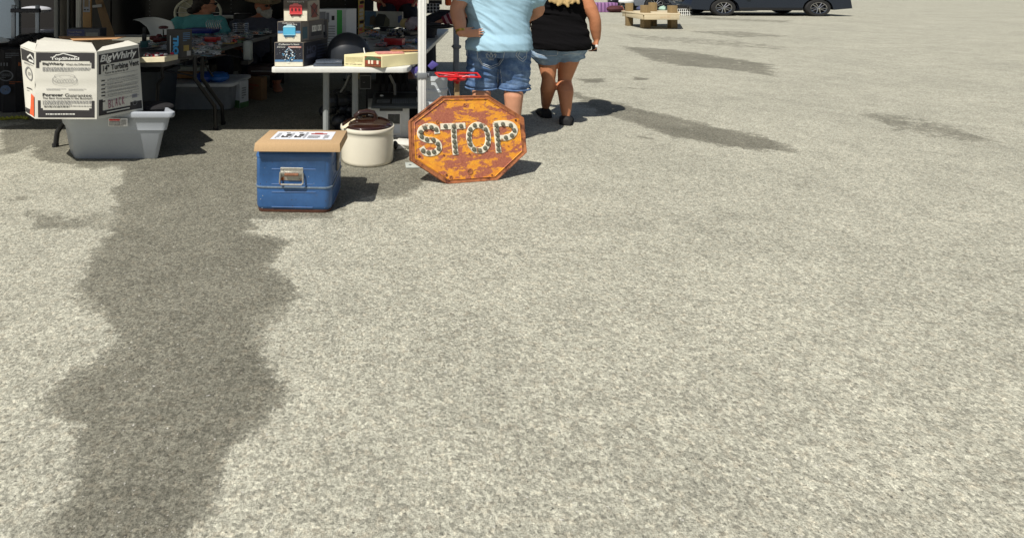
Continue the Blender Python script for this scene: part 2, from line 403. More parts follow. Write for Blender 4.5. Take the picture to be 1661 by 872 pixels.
wt = table('folding_table', 'white plastic folding table with the black helmet and cream flat box on its near end', RN_L, RN_R, RD, TZ, M('table_white', (214, 214, 208), rough=.5, var=.06, bump=.1), lg, lip=.032, legm=M('leg_grey', (140, 144, 144), rough=.5, var=.1))
LN_R = (xat(268, 3.86), 3.86); LN_L = (LN_R[0]-.78, 3.86)
dkm = M('table_dark', (104, 104, 106), rough=.6, var=.12, bump=.1); lgd = M('leg_black', (26, 26, 28), rough=.45, var=.1)
lg = [([V(100,190,3.72), V(104,198,3.72), V(93,214,3.72), (xat(90,3.72), 3.72, 0)], .016)]
for px, a2 in ((316, 3.9), (328, 4.05)):
    lg.append(([V(px,92,a2+.1), V(px,128,a2+.1), V(px+32,172,a2+.2), (xat(px+34,a2+.25), a2+.25, 0)], .014))
lg.append(([V(262,100,4.0), V(264,126,4.0), V(256,136,4.0), (xat(254,4.0), 4.0, 0)], .012))
for px in (391, 440): lg.append(([(xat(px,5.8), 5.8, TZ-.02), (xat(px,5.8), 5.8, 0)], .014))
lt = table('folding_table', 'dark grey folding table with black bent legs covered in small carded toy cars', LN_L, LN_R, 2.25, TZ, dkm, lg, lip=.034, legm=lgd, sk=.185)
mb = MB()
mb.tube([V(262,112,4.0), V(290,100,4.05), V(306,97,4.1)], .006, lgd); mb.build('brace', lt); mb = MB(); mb.tube([V(262,114,4.0), V(296,120,4.05), V(318,124,4.1)], .006, lgd)
mb.tube([V(320,100,4.0), V(336,110,4.1), V(345,124,4.2)], .006, lgd); mb.build('brace', lt); mb = MB(); mb.tube([V(336,96,4.6), V(365,90,4.9), V(392,94,5.2)], .006, lgd); mb.build('brace', lt)

# far-left table under black cloth and the shirt pile
bt = empty('covered_table', (xat(-60, 4.7), 4.7, 0), 'table under a black printed cloth at the left edge with white paper on top', 'table')
mb = MB(); x1 = xat(46, 4.7); pts = []
nseg = 26
rows = []
for k in range(8):
    z = .50*(1-k/7)+.0; row = []
    for i in range(nseg):
        t_ = i/(nseg-1); x = x1-1.2+1.2*t_; y = 4.7+.02*math.sin(i*1.3+k*.2)*(k/7)+.012*math.sin(i*2.9)
        row.append(Vector((x, y, z)))
    rows.append(row)
vs_ = [v for r_ in rows for v in r_]; fs_ = [(k*nseg+i, k*nseg+i+1, (k+1)*nseg+i+1, (k+1)*nseg+i) for k in range(7) for i in range(nseg-1)]
mb.faces(vs_, fs_, cloth_black)
mb.hexa([(x1-1.2, 4.7, .49), (x1, 4.7, .49), (x1+.1, 5.6, .49), (x1-1.1, 5.6, .49), (x1-1.2, 4.7, .505), (x1, 4.7, .505), (x1+.1, 5.6, .505), (x1-1.1, 5.6, .505)], cloth_black, .004)
mb.faces([Vector((x1, 4.7, .5)), Vector((x1+.1, 5.6, .5)), Vector((x1+.1, 5.6, 0)), Vector((x1, 4.72, 0))], [(0, 1, 2, 3)], cloth_black)
mb.build('tablecloth', bt)
fc = Face(V(0,160,4.66), V(44,160,4.66), V(44,72,4.66), V(0,72,4.66)); mb = MB(); dr = random.Random(3)
gi = M('cloth_print_grey', (84, 88, 94), rough=.9, var=.3, scale=80); ob_ = M('cloth_print_orange', (120, 62, 26), rough=.9, var=.3); bl_ = M('cloth_print_blue', (74, 92, 120), rough=.9, var=.3)
def ringp(f, mbx, cu, cv, ru, rv, w, m, l=0, n_=24, a0=0, a1=6.2832):
    for i in range(n_):
        a = a0+(a1-a0)*i/n_; b2 = a0+(a1-a0)*(i+1)/n_
        f.poly(mbx, [(cu+ru*math.cos(a), cv+rv*math.sin(a)), (cu+ru*math.cos(b2), cv+rv*math.sin(b2)), (cu+ru*(1-w)*math.cos(b2), cv+rv*(1-w)*math.sin(b2)), (cu+ru*(1-w)*math.cos(a), cv+rv*(1-w)*math.sin(a))], m, l)
ringp(fc, mb, .22, .42, .28, .10, .2, gi); fc.scrib(mb, .06, .38, .40, .47, 3, gi); mb.build('printed_emblem', bt); mb = MB(); ringp(fc, mb, .2, .16, .2, .085, .9, bl_); fc.scrib(mb, .08, .12, .3, .2, 3, gi); mb.build('printed_emblem', bt); mb = MB()
for i, (u_, w_) in enumerate(((.02, .05), (.13, .05), (.24, .05))): fc.rect(mb, u_, .60, u_+w_, .66, gi)
mb.build('printed_lettering', bt); mb = MB(); ringp(fc, mb, .82, .63, .1, .035, .4, ob_); fc.rect(mb, .68, .60, .72, .67, ob_); mb.build('printed_emblem', bt); mb = MB(); fc.scrib(mb, .2, .75, .7, .86, 3, gi); fc.scrib(mb, .35, .27, .8, .33, 2, ob_)
mb.build('printed_lettering', bt)
pp = MB(); pp.hexa([V(-40,75,4.75), V(18,68,4.9), V(4,62,5.2), V(-40,62,5.2), V(-40,73.5,4.75), V(18,66.5,4.9), V(4,60.5,5.2), V(-40,60.5,5.2)], white)
pp.thing('paper_stack', 'flat white paper stack on the black covered table at the left edge', 'paper')
rp = MB(); yel = M('yellow_rope', (150, 150, 50), rough=.8, var=.3, scale=120)
for ph in (0, math.pi):
    rp.tube([Vector((xat(-20, 4.5)+.012*i, 4.45+.02*math.sin(i*.35)+.012*math.cos(i*1.3+ph), .014+.008*math.sin(i*1.3+ph))) for i in range(30)], .007, yel, 6)
rp.thing('rope', 'yellow twisted rope lying on the ground below the black tablecloth', 'rope')
bg_ = MB(); random.seed(4)
for i in range(9): bg_.ell((xat(30+5*i, 4.9), 4.9+.03*(i % 3), .54+.02*(i % 2)), (.07, .09, .035+.012*(i % 3)), cloth_black, 12)
bg_.thing('folded_clothes', 'crumpled black clothes heaped beside the luggage handle at left', 'clothes')
lh = empty('luggage_trolley', (xat(42, 5.2), 5.2, 0), 'upright grey luggage trolley handle with dark grip behind the left table', 'trolley')
gt = M('handle_tube', (150, 156, 166), rough=.35, metal=.6, var=.06)
for px in (22, 61):
    mb = MB(); mb.box((xat(px, 5.2), 5.2, .52), (.034, .02, .64), gt, bevel=.004); mb.build('handle_tube', lh)
mb = MB(); a, c = V(18.5, 21, 5.2), V(65, 14, 5.2); mb.hexa([(a.x, 5.18, a.z+.002), (c.x, 5.18, a.z+.002), (c.x, 5.22, a.z+.002), (a.x, 5.22, a.z+.002), (a.x, 5.18, c.z), (c.x, 5.18, c.z), (c.x, 5.22, c.z), (a.x, 5.22, c.z)], M('grip_navy', (26, 30, 48), rough=.5), .006); mb.build('grip', lh)
mb = MB(); mb.box((xat(42, 5.2), 5.25, .12), (.3, .16, .2), black, bevel=.02); mb.build('case', lh)

# ---------------------------------------------------------------- black trailer closing off the stall
tr = empty('cargo_trailer', (-1.5, 7.6, 0), 'black riveted cargo trailer parked behind the stall with open doorway at left', 'trailer')
TD = 7.0; tb = M('trailer_black', (30, 32, 35), rough=.28, var=.15, scale=3, bump=.02)
x0, x1 = xat(168, TD), xat(583, TD); zb = zat(57, TD)
mb = MB(); mb.hexa([(x0, TD, zb), (x1, TD, zb), (x1, TD+1.6, zb), (x0, TD+1.6, zb), (x0, TD, 1.55), (x1, TD, 1.55), (x1, TD+1.6, 1.55), (x0, TD+1.6, 1.55)], tb, .01); mb.build('body', tr)
for px in (243, 299, 375, 440, 500, 560):
    for k in range(12): mb = MB(); mb.ell((xat(px, TD), TD-.002, zb+.05+.045*k), (.006, .004, .006), steelg, 8); mb.build('rivet', tr)
mb = MB(); mb.box(((x0+x1)/2, TD-.008, zb-.012), (x1-x0, .03, .028), white, bevel=.003); mb.build('bottom_rail', tr)
mb = MB(); mb.box((xat(361, 6.9), 6.9, zat(27.5, 6.9)), (.36, .1, .036), white, bevel=.006); mb.build('fender_rail', tr)
cm = M('wheel_cream', (196, 186, 160), rough=.4, var=.1)
wc = Vector((xat(354, 6.85), 6.85, .32)); mb = MB()
mb.lathe(wc, [(.25, -.06), (.28, -.075), (.305, -.05), (.31, 0), (.305, .05), (.28, .075), (.25, .06)], rubber, 40, axis=(0, 1, 0), cap=False); wo = mb.build('wheel', tr)
mb = MB(); mb.lathe(wc+Vector((0, -.05, 0)), [(.05, -.04), (.10, -.02), (.22, -.01), (.255, -.03), (.26, 0)], cm, 36, axis=(0, 1, 0)); mb.build('rim', wo)
# open rear end at the left: jambs, dark interior, shelf
mb = MB(); gj = M('door_grey', (96, 108, 120), rough=.4, var=.06, scale=6)
mb.box((xat(-12, 6.3), 6.3, .85), (xat(33, 6.3)-xat(-57, 6.3), .05, 1.5), gj, bevel=.01); mb.build('open_door', tr)
mb = MB(); gl = M('jamb_grey', (122, 126, 128), rough=.4, var=.06)
mb.box((xat(31, 6.4), 6.36, .85), (.03, .04, 1.5), gl); mb.box((xat(92.5, 6.4), 6.4, .85), (.045, .05, 1.5), gl, bevel=.005); mb.build('door_frame', tr)
mb = MB(); tn = M('panel_taupe', (104, 98, 90), rough=.5, var=.08)
mb.box((xat(108, 6.5), 6.5, .85), (.15, .04, 1.5), tn); mb.box((xat(111, 6.45), 6.45, .85), (.02, .03, 1.5), gl, bevel=.005)
mb.box((xat(121, 6.55), 6.55, .85), (.06, .04, 1.5), M('panel_maroon', (52, 30, 28), rough=.6)); mb.box((xat(150, 6.62), 6.62, .85), (.42, .04, 1.5), black); mb.build('side_panel', tr)
mb = MB(); mb.box((xat(60, 7.6), 7.6, .8), (1.4, .05, 1.6), M('interior_brown', (13, 9, 7), rough=.8)); mb.box((xat(60, 7.3), 7.2, .43), (1.2, .8, .04), black); mb.build('interior', tr)
mb = MB(); wc2 = M('bag_white', (170, 172, 178), rough=.7, var=.1)
mb.ell(V(58, 16, 7.0), (.19, .1, .045), wc2, 20); mb.thing('folded_sheet', 'pale folded sheet on the upper shelf inside the trailer doorway', 'bedding')
mb = MB(); mb.box(V(76, 55, 6.9), (.2, .1, .09), wc2, bevel=.015); mb.thing('storage_bin', 'pale low bin on the trailer floor behind the luggage handle', 'bin')
# cardboard strips leaning by the white pole
mb = MB(); d_ = 5.7; a = V(134, 60, d_); c = V(148, -60, d_); mb.hexa([(a.x, d_, 0), (c.x, d_, 0), (c.x, d_+.02, 0), (a.x, d_+.02, 0), (a.x, d_, c.z), (c.x, d_, c.z), (c.x, d_+.02, c.z), (a.x, d_+.02, c.z)], board, .002)
t = mb.thing('cardboard_sheet', 'upright brown cardboard strip beside the white pole with a small picture', 'cardboard')
f = Face(V(135, 20, d_-.002), V(146, 20, d_-.002), V(146, -14, d_-.002), V(135, -14, d_-.002)); mb = MB(); f.rect(mb, 0, 0, 1, 1, M('card_pale', (170, 176, 190))); f.rect(mb, .2, .25, .8, .9, M('card_tan', (150, 132, 110)), 1); f.rect(mb, .1, .08, .4, .14, ink, 1); f.rect(mb, .6, .08, .8, .14, ink, 1); mb.build('picture', t)
mb = MB(); mb.hexa([V(170,60,5.5), V(187,60,5.5), V(187,60,5.55), V(170,60,5.55), V(146,-30,5.6), V(157,-30,5.6), V(157,-30,5.65), V(146,-30,5.65)], M('plank', (128, 104, 78), rough=.8, var=.2, stretch=(8, 1, 1)), .003)
pz = mb.thing('wooden_plank', 'long brown plank leaning with white tape near its top', 'plank'); mb = MB(); mb.hexa([V(150,13,5.49), V(165.5,12,5.49), V(165.5,12,5.6), V(150,13,5.6), V(150,9,5.49), V(165,7,5.49), V(165,7,5.6), V(150,9,5.6)], wc2, .002); mb.build('tape', pz)
# dark sidewall hung behind the right table
mb = MB(); nseg = 60; xa, xb = xat(560, 8.6), xat(606, 8.6)
mb.box(((xa+xb)/2, 8.6, .85), (xb-xa, .04, 1.5), cloth_black, bevel=.01); mb.thing('upright_post', 'dark upright post rising behind the tall white and green carton', 'post')
# ================================================================ octagonal sign leaning on a stand
LEAN = R(13)
sb0, sb1 = G(725, 298), G(806, 292)
su = (sb1-sb0).normalized(); back = Vector((-su.y, su.x, 0)); sn_up = (Vector((0, 0, 1))*math.cos(LEAN)+back*math.sin(LEAN)).normalized()
sn = su.cross(sn_up); sn = -sn if sn.y > 0 else sn
def SP(px, py, o_=0):
    d = Vector(((px-CX)/F, 1, -(py-HY)/F)); c = Vector((0, 0, H)); t = (sb0+sn*o_-c).dot(sn)/d.dot(sn); return c+d*t
oct_ = [(725,298),(806,292),(854,247),(849,191),(792,155),(717,156.5),(664,197),(666,260)]
rusty = M('sign_rust_edge', (150, 92, 56), rough=.85, var=.35, scale=50, bump=.4, col2=s2l((88, 46, 30)), thr=.5, sharp=.1)
pm = bpy.data.materials.new('weathered_sign_paint'); pm.use_nodes = True; n = pm.node_tree.nodes; l = pm.node_tree.links; b = n['Principled BSDF']; tc = n.new('ShaderNodeTexCoord')
A_ = nz(5.5, 10, .74); B_ = nz(26, 8, .72); D_ = nz(120, 3, .7); E_ = nz(2.6, 3, .5); S_ = nz(14, 8, .75)
mpp = n.new('ShaderNodeMapping'); mpp.inputs['Scale'].default_value = (1, 1, 2.6); mpp.inputs['Rotation'].default_value = (0, R(18), 0); l.new(tc.outputs['Object'], mpp.inputs[0]); l.new(mpp.outputs[0], S_.inputs['Vector']); l.new(mpp.outputs[0], A_.inputs['Vector'])
rust = mixc(rng(D_.outputs[0], .35, .65, 0, 1), s2l((140, 76, 58)), s2l((170, 104, 80)))
yelc = mixc(rng(S_.outputs[0], .4, .6, 0, 1), s2l((228, 164, 40)), s2l((206, 132, 44)))
f1 = rng(mth('ADD', A_.outputs[0], mth('MULTIPLY', mth('SUBTRACT', S_.outputs[0], .5), .55)), .485, .515, 0, 1)
colr = mixc(f1, rust, yelc)
colr = mixc(rng(B_.outputs[0], .60, .64, 0, 1), colr, mixc(rng(D_.outputs[0], .4, .6, 0, 1), s2l((206, 128, 44)), s2l((120, 66, 50))))
colr = mixc(rng(D_.outputs[0], .66, .70, 0, .8), colr, s2l((92, 48, 34)))
l.new(colr, b.inputs['Base Color']); b.inputs['Roughness'].default_value = .6
bp = n.new('ShaderNodeBump'); bp.inputs['Strength'].default_value = .35; bp.inputs['Distance'].default_value = .003; l.new(B_.outputs[0], bp.inputs['Height']); l.new(bp.outputs[0], b.inputs['Normal'])
sg = empty('octagonal_sign', (sb0+sb1)/2, 'rusty yellow and red octagonal sign with white studded letters STOP standing on the asphalt', 'sign')
mb = MB(); P = [SP(*p) for p in oct_]; ctr = sum(P, Vector())/8
mb.prism([p-sn*.0 for p in P], -sn*.004, pm, .001, 1); mb.build('plate', sg)
mb = MB(); N8 = 8
inn = [ctr+(p-ctr)*.925 for p in P]; inn2 = [ctr+(p-ctr)*.905 for p in P]; o2 = [ctr+(p-ctr)*1.012 for p in P]
def oring(A, B, ha, hb, m):
    mb.faces([a+sn*ha for a in A]+[c+sn*hb for c in B], [(i, (i+1) % N8, (i+1) % N8+N8, i+N8) for i in range(N8)], m)
oring(o2, P, -.012, .006, rusty); oring(P, [ctr+(p-ctr)*.985 for p in P], .006, .006, rusty); oring([ctr+(p-ctr)*.985 for p in P], [ctr+(p-ctr)*.965 for p in P], .006, .0015, rusty)
oring([ctr+(p-ctr)*.965 for p in P], inn, .0015, .0018, rusty); oring(inn, [ctr+(p-ctr)*.915 for p in P], .0018, .006, pm); oring([ctr+(p-ctr)*.915 for p in P], inn2, .006, .001, pm)
mb.build('embossed_rim', sg, smooth=60)
def cp(x, y): return (640+x/4.154, 100+y/4.154)
STUDS = {'S': [(280,458),(248,443),(205,447),(178,475),(182,505),(218,525),(262,527),(292,555),(297,585),(265,607),(228,613),(192,600)],
 'T': [(343,436),(400,436),(448,434),(398,468),(400,503),(403,540),(407,572),(410,606)],
 'O': [(540,430),(582,432),(613,457),(626,488),(630,518),(628,552),(610,582),(575,598),(535,590),(510,557),(503,523),(503,490),(511,457)],
 'P': [(686,430),(730,422),(783,430),(806,463),(790,498),(750,512),(690,460),(692,493),(697,525),(697,560),(700,592)]}
STRK = {'S': [[(286,470),(280,450),(248,436),(205,440),(176,462),(172,492),(190,516),(225,528),(262,532),(294,552),(300,585),(280,608),(240,618),(205,612),(188,588)]],
 'T': [[(322,438),(462,433)],[(398,438),(402,530),(410,612)]],
 'O': [[(548,428),(585,432),(614,452),(628,490),(630,525),(624,560),(605,588),(572,600),(536,592),(512,562),(502,525),(502,490),(514,452)]],
 'P': [[(680,425),(690,500),(700,598)],[(682,422),(735,416),(785,424),(810,450),(806,480),(786,500),(745,514),(698,516)]]}
wl = M('sign_letter_white', (216, 210, 190), rough=.6, var=.12, scale=60, col2=s2l((134, 96, 60)), thr=.555, sharp=.05)
studm = M('glass_stud', (92, 94, 80), rough=.22, var=.35, scale=120, coat=.5, col2=s2l((120, 104, 82)), thr=.55, sharp=.1)
hole = M('stud_ring', (48, 40, 34), rough=.7, var=.3)
for ch in 'STOP':
    mb = MB()
    for st_ in STRK[ch]:
        pts = [SP(*cp(*p)) for p in st_]
        if len(pts) > 2:                                  # Catmull-Rom smoothing
            cl = ch == 'O'; q = []
            k = len(pts)
            for i in range(k if cl else k-1):
                p0, p1, p2, p3 = (pts[(i-1) % k] if cl or i else pts[0]), pts[i], pts[(i+1) % k], (pts[(i+2) % k] if cl or i+2 < k else pts[-1])
                if ch == 'P' and st_[0] == (680,425): q = pts; break
                for j in range(4):
                    t_ = j/4; q.append(.5*((2*p1)+(p2-p0)*t_+(2*p0-5*p1+4*p2-p3)*t_*t_+(3*p1-p0-3*p2+p3)*t_**3))
            if not (ch == 'P' and st_[0] == (680,425)) and not cl: q.append(pts[-1])
            pts = q
        else: cl = False
        w = .0160; L = []; k = len(pts)
        for i in range(k):
            a = pts[(i-1) % k] if cl else pts[max(0, i-1)]; c = pts[(i+1) % k] if cl else pts[min(k-1, i+1)]
            t_ = (c-a).normalized(); s_ = t_.cross(sn).normalized(); base = pts[i]
            if not cl and i == 0: base = base-t_*w*.7
            if not cl and i == k-1: base = base+t_*w*.7
            L.append([base+s_*w, base+s_*(w-.002)+sn*.0045, base-s_*(w-.002)+sn*.0045, base-s_*w])
        mb.rings(L, wl, cap=False, close=cl)
    lo = mb.build('letter', sg, label='embossed white letter '+ch, smooth=50)
    for p in STUDS[ch]:
        mb = MB(); q = SP(*cp(*p), .0045); mb.lathe(q, [(.0118, -.002), (.0118, .002), (.0104, .003)], hole, 14, axis=sn)
        mb.lathe(q+sn*.003, [(.0105, 0), (.0098, .0025), (.0080, .0045), (.004, .0055), (.001, .0058)], studm, 14, axis=sn); mb.build('stud', lo)
for p, r_ in (((472,292), .007), ((510,740), .013), ((381,780), .008), ((288,405), .008), ((333,268), .005), ((505,621), .005), ((332,630), .004), ((817,395), .005), ((610,255), .004), ((330,770), .005), ((350,764), .005), ((167,638), .005), ((657,765), .004)):
    mb = MB(); q = SP(*cp(*p), .001); mb.lathe(q, [(r_*1.3, -.001), (r_*1.2, .002), (r_*.8, .0025), (r_*.5, -.0005)], rusty, 14, axis=sn); mb.build('bolt_hole', sg)

# stand with the red flat handle behind the sign
sd = empty('valve_stand', (xat(741, 3.32), 3.32, 0), 'wooden post with red flat metal top plate standing behind the octagonal sign', 'stand')
mb = MB(); d_ = 3.34; X = xat(741, d_); mb.hexa([(X-.014, d_-.014, 0), (X+.014, d_-.014, 0), (X+.014, d_+.014, 0), (X-.014, d_+.014, 0), (X-.014, d_-.014, zat(130, d_)), (X+.014, d_-.014, zat(130, d_)), (X+.014, d_+.014, zat(130, d_)), (X-.014, d_+.014, zat(130, d_))], M('stand_wood', (150, 128, 90), rough=.7, var=.2, stretch=(1, 1, .2)), .003); mb.build('post', sd)
mb = MB(); zt = zat(122, d_)
def qd(px, py, dd): return V(px, py, dd)
o4 = [V(706,118.5,d_+.06), V(774,119,d_+.08), V(779,125.5,d_-.05), V(712,124.5,d_-.07)]
i4 = [V(713,120,d_+.045), V(770,120.2,d_+.06), V(773,123.8,d_-.035), V(716,123,d_-.05)]
for k in range(4): mb.tube([o4[k], o4[(k+1) % 4]], .0058, redm, 8)
mb.tube([V(740,119,d_+.06), V(742,125,d_-.06)], .008, redm, 8); mb.tube([o4[0], V(741,122.5,d_), o4[2]], .005, redm, 8); mb.build('top_frame', sd)
mb = MB(); c = V(741, 127, d_); mb.lathe(c, [(.012, .022), (.016, .01), (.034, .002), (.054, .0), (.054, -.008), (.02, -.012), (.016, -.03)], redm, 24); mb.build('hub', sd)
mb = MB(); mb.tube([V(745,126,d_-.05), V(752,125,d_-.07), V(757,122.5,d_-.07), V(762,124,d_-.075)], .0022, M('pink_tie', (220, 150, 150)), 6); mb.build('cable_tie', sd)

# ================================================================ blue metal cooler
cbm = M('cooler_blue', (50, 90, 140), rough=.42, var=.22, scale=14, bump=.08, col2=s2l((86, 92, 104)), thr=.60, sharp=.06, coat=.12)
cr = empty('metal_cooler', (-.33, 2.82, 0), 'scuffed blue metal cooler with steel handle supporting a flat cardboard tray', 'cooler')
BL, BR, BK = Vector((-.522, 2.665, 0)), Vector((-.176, 2.65, 0)), Vector((.032, .335, 0))
def rrect(bl, br, bk, z, r=.035, inset=0, n_=6):
    u = (br-bl).normalized(); w = bk.normalized(); a = bl+u*inset+w*inset; b_ = br-u*inset+w*inset; c_ = br+bk-u*inset-w*inset; d_ = bl+bk+u*inset-w*inset; out = []
    for p, e1, e2 in ((a, u, w), (b_, w, -u), (c_, -u, -w), (d_, -w, u)):
        cc = p+e1*r+e2*r
        for i in range(n_+1):
            t_ = (math.pi/2)*i/n_; out.append(cc-e1*r*math.sin(t_)*1-e2*r*math.cos(t_) if False else cc-e2*r*math.sin(math.pi/2*0+t_*0)-e1*0 if False else cc+(-e1*math.cos(t_)-e2*math.sin(t_))*r)
    return [q+Vector((0, 0, z)) for q in out]
def rrs(prof, bl, br, bk, m, r=.035):
    mb = MB(); mb.rings([rrect(bl, br, bk, z, max(r-i*.3, .006), i) for i, z in prof], m); return mb
ZT, ZB = .285, .116
mb = rrs([(.012, .012), (.004, .016), (0, .03), (-.001, ZB-.006), (-.001, ZB-.003)], BL, BR, BK, cbm); mb.build('body', cr, smooth=50)
mb = rrs([(.006, .002), (.004, .013), (.008, .0155)], BL, BR, BK, M('cooler_rust_base', (84, 52, 38), rough=.85, var=.4, scale=40)); mb.build('base', cr)
mb = rrs([(-.001, ZB+.003), (-.0015, ZB+.01), (-.001, .248), (-.003, .25), (-.003, .257), (.002, .270), (.010, .279), (.022, ZT)], BL, BR, BK, cbm); lid = mb.build('lid', cr, smooth=50)
mb = rrs([(.002, ZB-.004), (-.005, ZB-.002), (-.005, ZB+.003), (.002, ZB+.005)], BL, BR, BK, M('bead_trim', (120, 134, 146), rough=.5, metal=.3, var=.3, scale=60)); mb.build('trim_bead', cr)
# pressed panels
fF = Face(BL, BR, BR+Vector((0, 0, ZT)), BL+Vector((0, 0, ZT)), lift=.0015)
fR = Face(BR, BR+BK, BR+BK+Vector((0, 0, ZT)), BR+Vector((0, 0, ZT)), Vector((9, 2, 0)), lift=.002)
mb = MB()
for pts in ([(.22,.70),(.8,.70)], [(.22,.46),(.76,.46)], [(.22,.335),(.8,.335)], [(.22,.095),(.76,.095)]):
    mb.tube([fF(*pts[0]), fF(pts[0][0]+.04, pts[0][1]-.006 if False else pts[0][1]), fF(*pts[1])], .0022, cbm, 6)
for pts in ([(.15,.72),(.85,.72)], [(.15,.5),(.85,.5)], [(.15,.33),(.85,.33)], [(.15,.09),(.85,.09)]): mb.tube([fR(*pts[0]), fR(*pts[1])], .002, cbm, 6)
mb.build('pressed_rib', cr)
stm = M('cooler_steel', (176, 174, 166), rough=.38, metal=.7, var=.2, scale=60, col2=s2l((140, 78, 40)), thr=.56, sharp=.08)
mb = MB(); a = fF(.325, .50); c = fF(.645, .735); hx = (fF(1, 0)-fF(0, 0)).normalized(); hy = Vector((0, 0, 1)); hn = fF.n
def hp(u, v, o_): return fF(u, v)+hn*o_
mb.hexa([hp(.335,.52,0), hp(.635,.52,0), hp(.635,.52,.003), hp(.335,.52,.003), hp(.335,.725,0), hp(.635,.725,0), hp(.635,.725,.003), hp(.335,.725,.003)], stm, .001, 1); pl = mb.build('handle_plate', cr)
mb = MB(); mb.hexa([hp(.328,.62,.003), hp(.642,.62,.003), hp(.642,.62,.012), hp(.328,.62,.012), hp(.328,.665,.003), hp(.642,.665,.003), hp(.642,.665,.014), hp(.328,.665,.014)], stm, .003); mb.build('hinge', pl)
mb = MB(); mb.tube([hp(.34,.65,.012), hp(.335,.50,.018), hp(.35,.475,.02), hp(.62,.475,.02), hp(.64,.50,.018), hp(.635,.65,.012)], .0042, stm, 8); mb.tube([hp(.40,.632,.017), hp(.58,.632,.017)], .0065, M('handle_rust', (124, 82, 58), rough=.8, var=.3, scale=80), 8); mb.build('handle', cr)
for u, v in ((.37,.70),(.60,.70),(.385,.545),(.585,.545)):
    mb = MB(); mb.lathe(hp(u, v, .003), [(.004, 0), (.003, .002)], stm, 10, axis=hn); mb.build('rivet', pl)
mb = MB(); f = fR
def rp_(u, v, o_): return f(u, v)+f.n*o_
for v0, v1, o_ in ((.90,.98,.008), (.70,.9,.012), (.52,.7,.009)): mb.hexa([rp_(.42,v0,0), rp_(.56,v0,0), rp_(.56,v0,o_), rp_(.42,v0,o_), rp_(.43,v1,0), rp_(.55,v1,0), rp_(.55,v1,o_), rp_(.43,v1,o_)], M('latch_steel', (120, 116, 108), rough=.5, metal=.6, var=.3), .002)
mb.build('latch', cr)
# chips and rust marks
rk = random.Random(9)
for i in range(34):
    u, v = rk.uniform(.05, .95), rk.uniform(.06, .9); w = rk.uniform(.002, .007)
    if .3 < u < .67 and .45 < v < .76: continue
    mb = MB() if i == 0 else mb; fF.poly(mb, [(u+w*1.2*math.cos(a_)*rk.uniform(.5, 1.3), v+w*math.sin(a_)*rk.uniform(.5, 1.3)) for a_ in [k*.9 for k in range(7)]], M('chip_rust', (70, 62, 62), rough=.9) if i % 3 else M('chip_pale', (150, 158, 166), rough=.7))
mb.build('paint_chips', cr)
# tray on top
ty = empty('cardboard_tray', (-.32, 2.76, ZT), 'shallow tan cardboard box lid with printed white sheet lying on the blue cooler', 'tray')
tz0, tz1 = ZT+.002, .323
tq = [Vector((xat(413,2.63), 2.635, 0)), Vector((xat(551,2.62), 2.625, 0)), Vector((xat(563,2.86), 2.86, 0)), Vector((xat(438,2.87), 2.87, 0))]
kraft = M('kraft_board', (180, 150, 112), rough=.85, var=.06, scale=30, bump=.1, stretch=(6, 1, 1))
mb = MB(); fl = [Vector((-.004, -.008, 0)), Vector((.003, -.008, 0)), Vector((.003, .003, 0)), Vector((-.004, .003, 0))]
mb.hexa([p+fl[i]+Vector((0, 0, tz0)) for i, p in enumerate(tq)]+[p+Vector((0, 0, tz1)) for p in tq], kraft, .0018); mb.build('carton', ty)
ft = Face(tq[0]+Vector((0, 0, tz1)), tq[1]+Vector((0, 0, tz1)), tq[2]+Vector((0, 0, tz1)), tq[3]+Vector((0, 0, tz1)), Vector((0, 0, 99)))
mb = MB(); ft.rect(mb, .13, .26, .87, .86, M('sheet_paper', (214, 216, 222), rough=.7, var=.03))
figs = M('dark_print', (70, 66, 64), rough=.7, var=.4, scale=90)
for u in (.24, .40):
    ft.rect(mb, u, .40, u+.085, .47, figs, 1); ft.rect(mb, u+.045, .5, u+.10, .66, figs, 1); ft.rect(mb, u, .42, u+.02, .52, figs, 2); ft.rect(mb, u+.02, .72, u+.07, .76, figs, 1)
ft.rect(mb, .58, .63, .78, .70, M('red_print', (156, 60, 54), var=.3, scale=90), 1); ft.rect(mb, .62, .70, .72, .745, M('red_print', (156, 60, 54)), 1)
ft.scrib(mb, .565, .36, .72, .56, 4, inkg, seed=2); ft.scrib(mb, .76, .32, .83, .6, 5, inkg, seed=3); ft.scrib(mb, .17, .34, .22, .75, 6, inkg, seed=4); ft.scrib(mb, .34, .35, .38, .75, 6, inkg, seed=5); ft.scrib(mb, .51, .35, .55, .8, 7, inkg, seed=6)
mb.build('printed_sheet', ty)

# ================================================================ stoneware crock
ck = empty('stoneware_crock', (-.014, 3.445, 0), 'cream stoneware crock with glossy dark brown lid between cooler and sign', 'crock')
cc = Vector((xat(596, 3.45), 3.45, 0)); stw = M('stoneware', (220, 214, 196), rough=.35, var=.05, scale=8, bump=.03, coat=.3, col2=s2l((196, 180, 150)), thr=.62, sharp=.2)
mb = MB(); mb.lathe(cc, [(.142, .0), (.150, .004), (.1525, .02), (.1535, .16), (.1525, .182), (.1575, .186), (.160, .196), (.1575, .206), (.150, .208), (.144, .2), (.140, .15), (.02, .02)], stw, 72); mb.build('body', ck, smooth=60)
brg = M('brown_glaze', (44, 22, 14), rough=.08, var=.2, scale=6, coat=1)
mb = MB(); mb.lathe(cc, [(.148, .204), (.151, .210), (.149, .216), (.135, .226), (.11, .236), (.07, .245), (.0, .248)], brg, 60, cap=False); ld = mb.build('lid', ck, smooth=80)
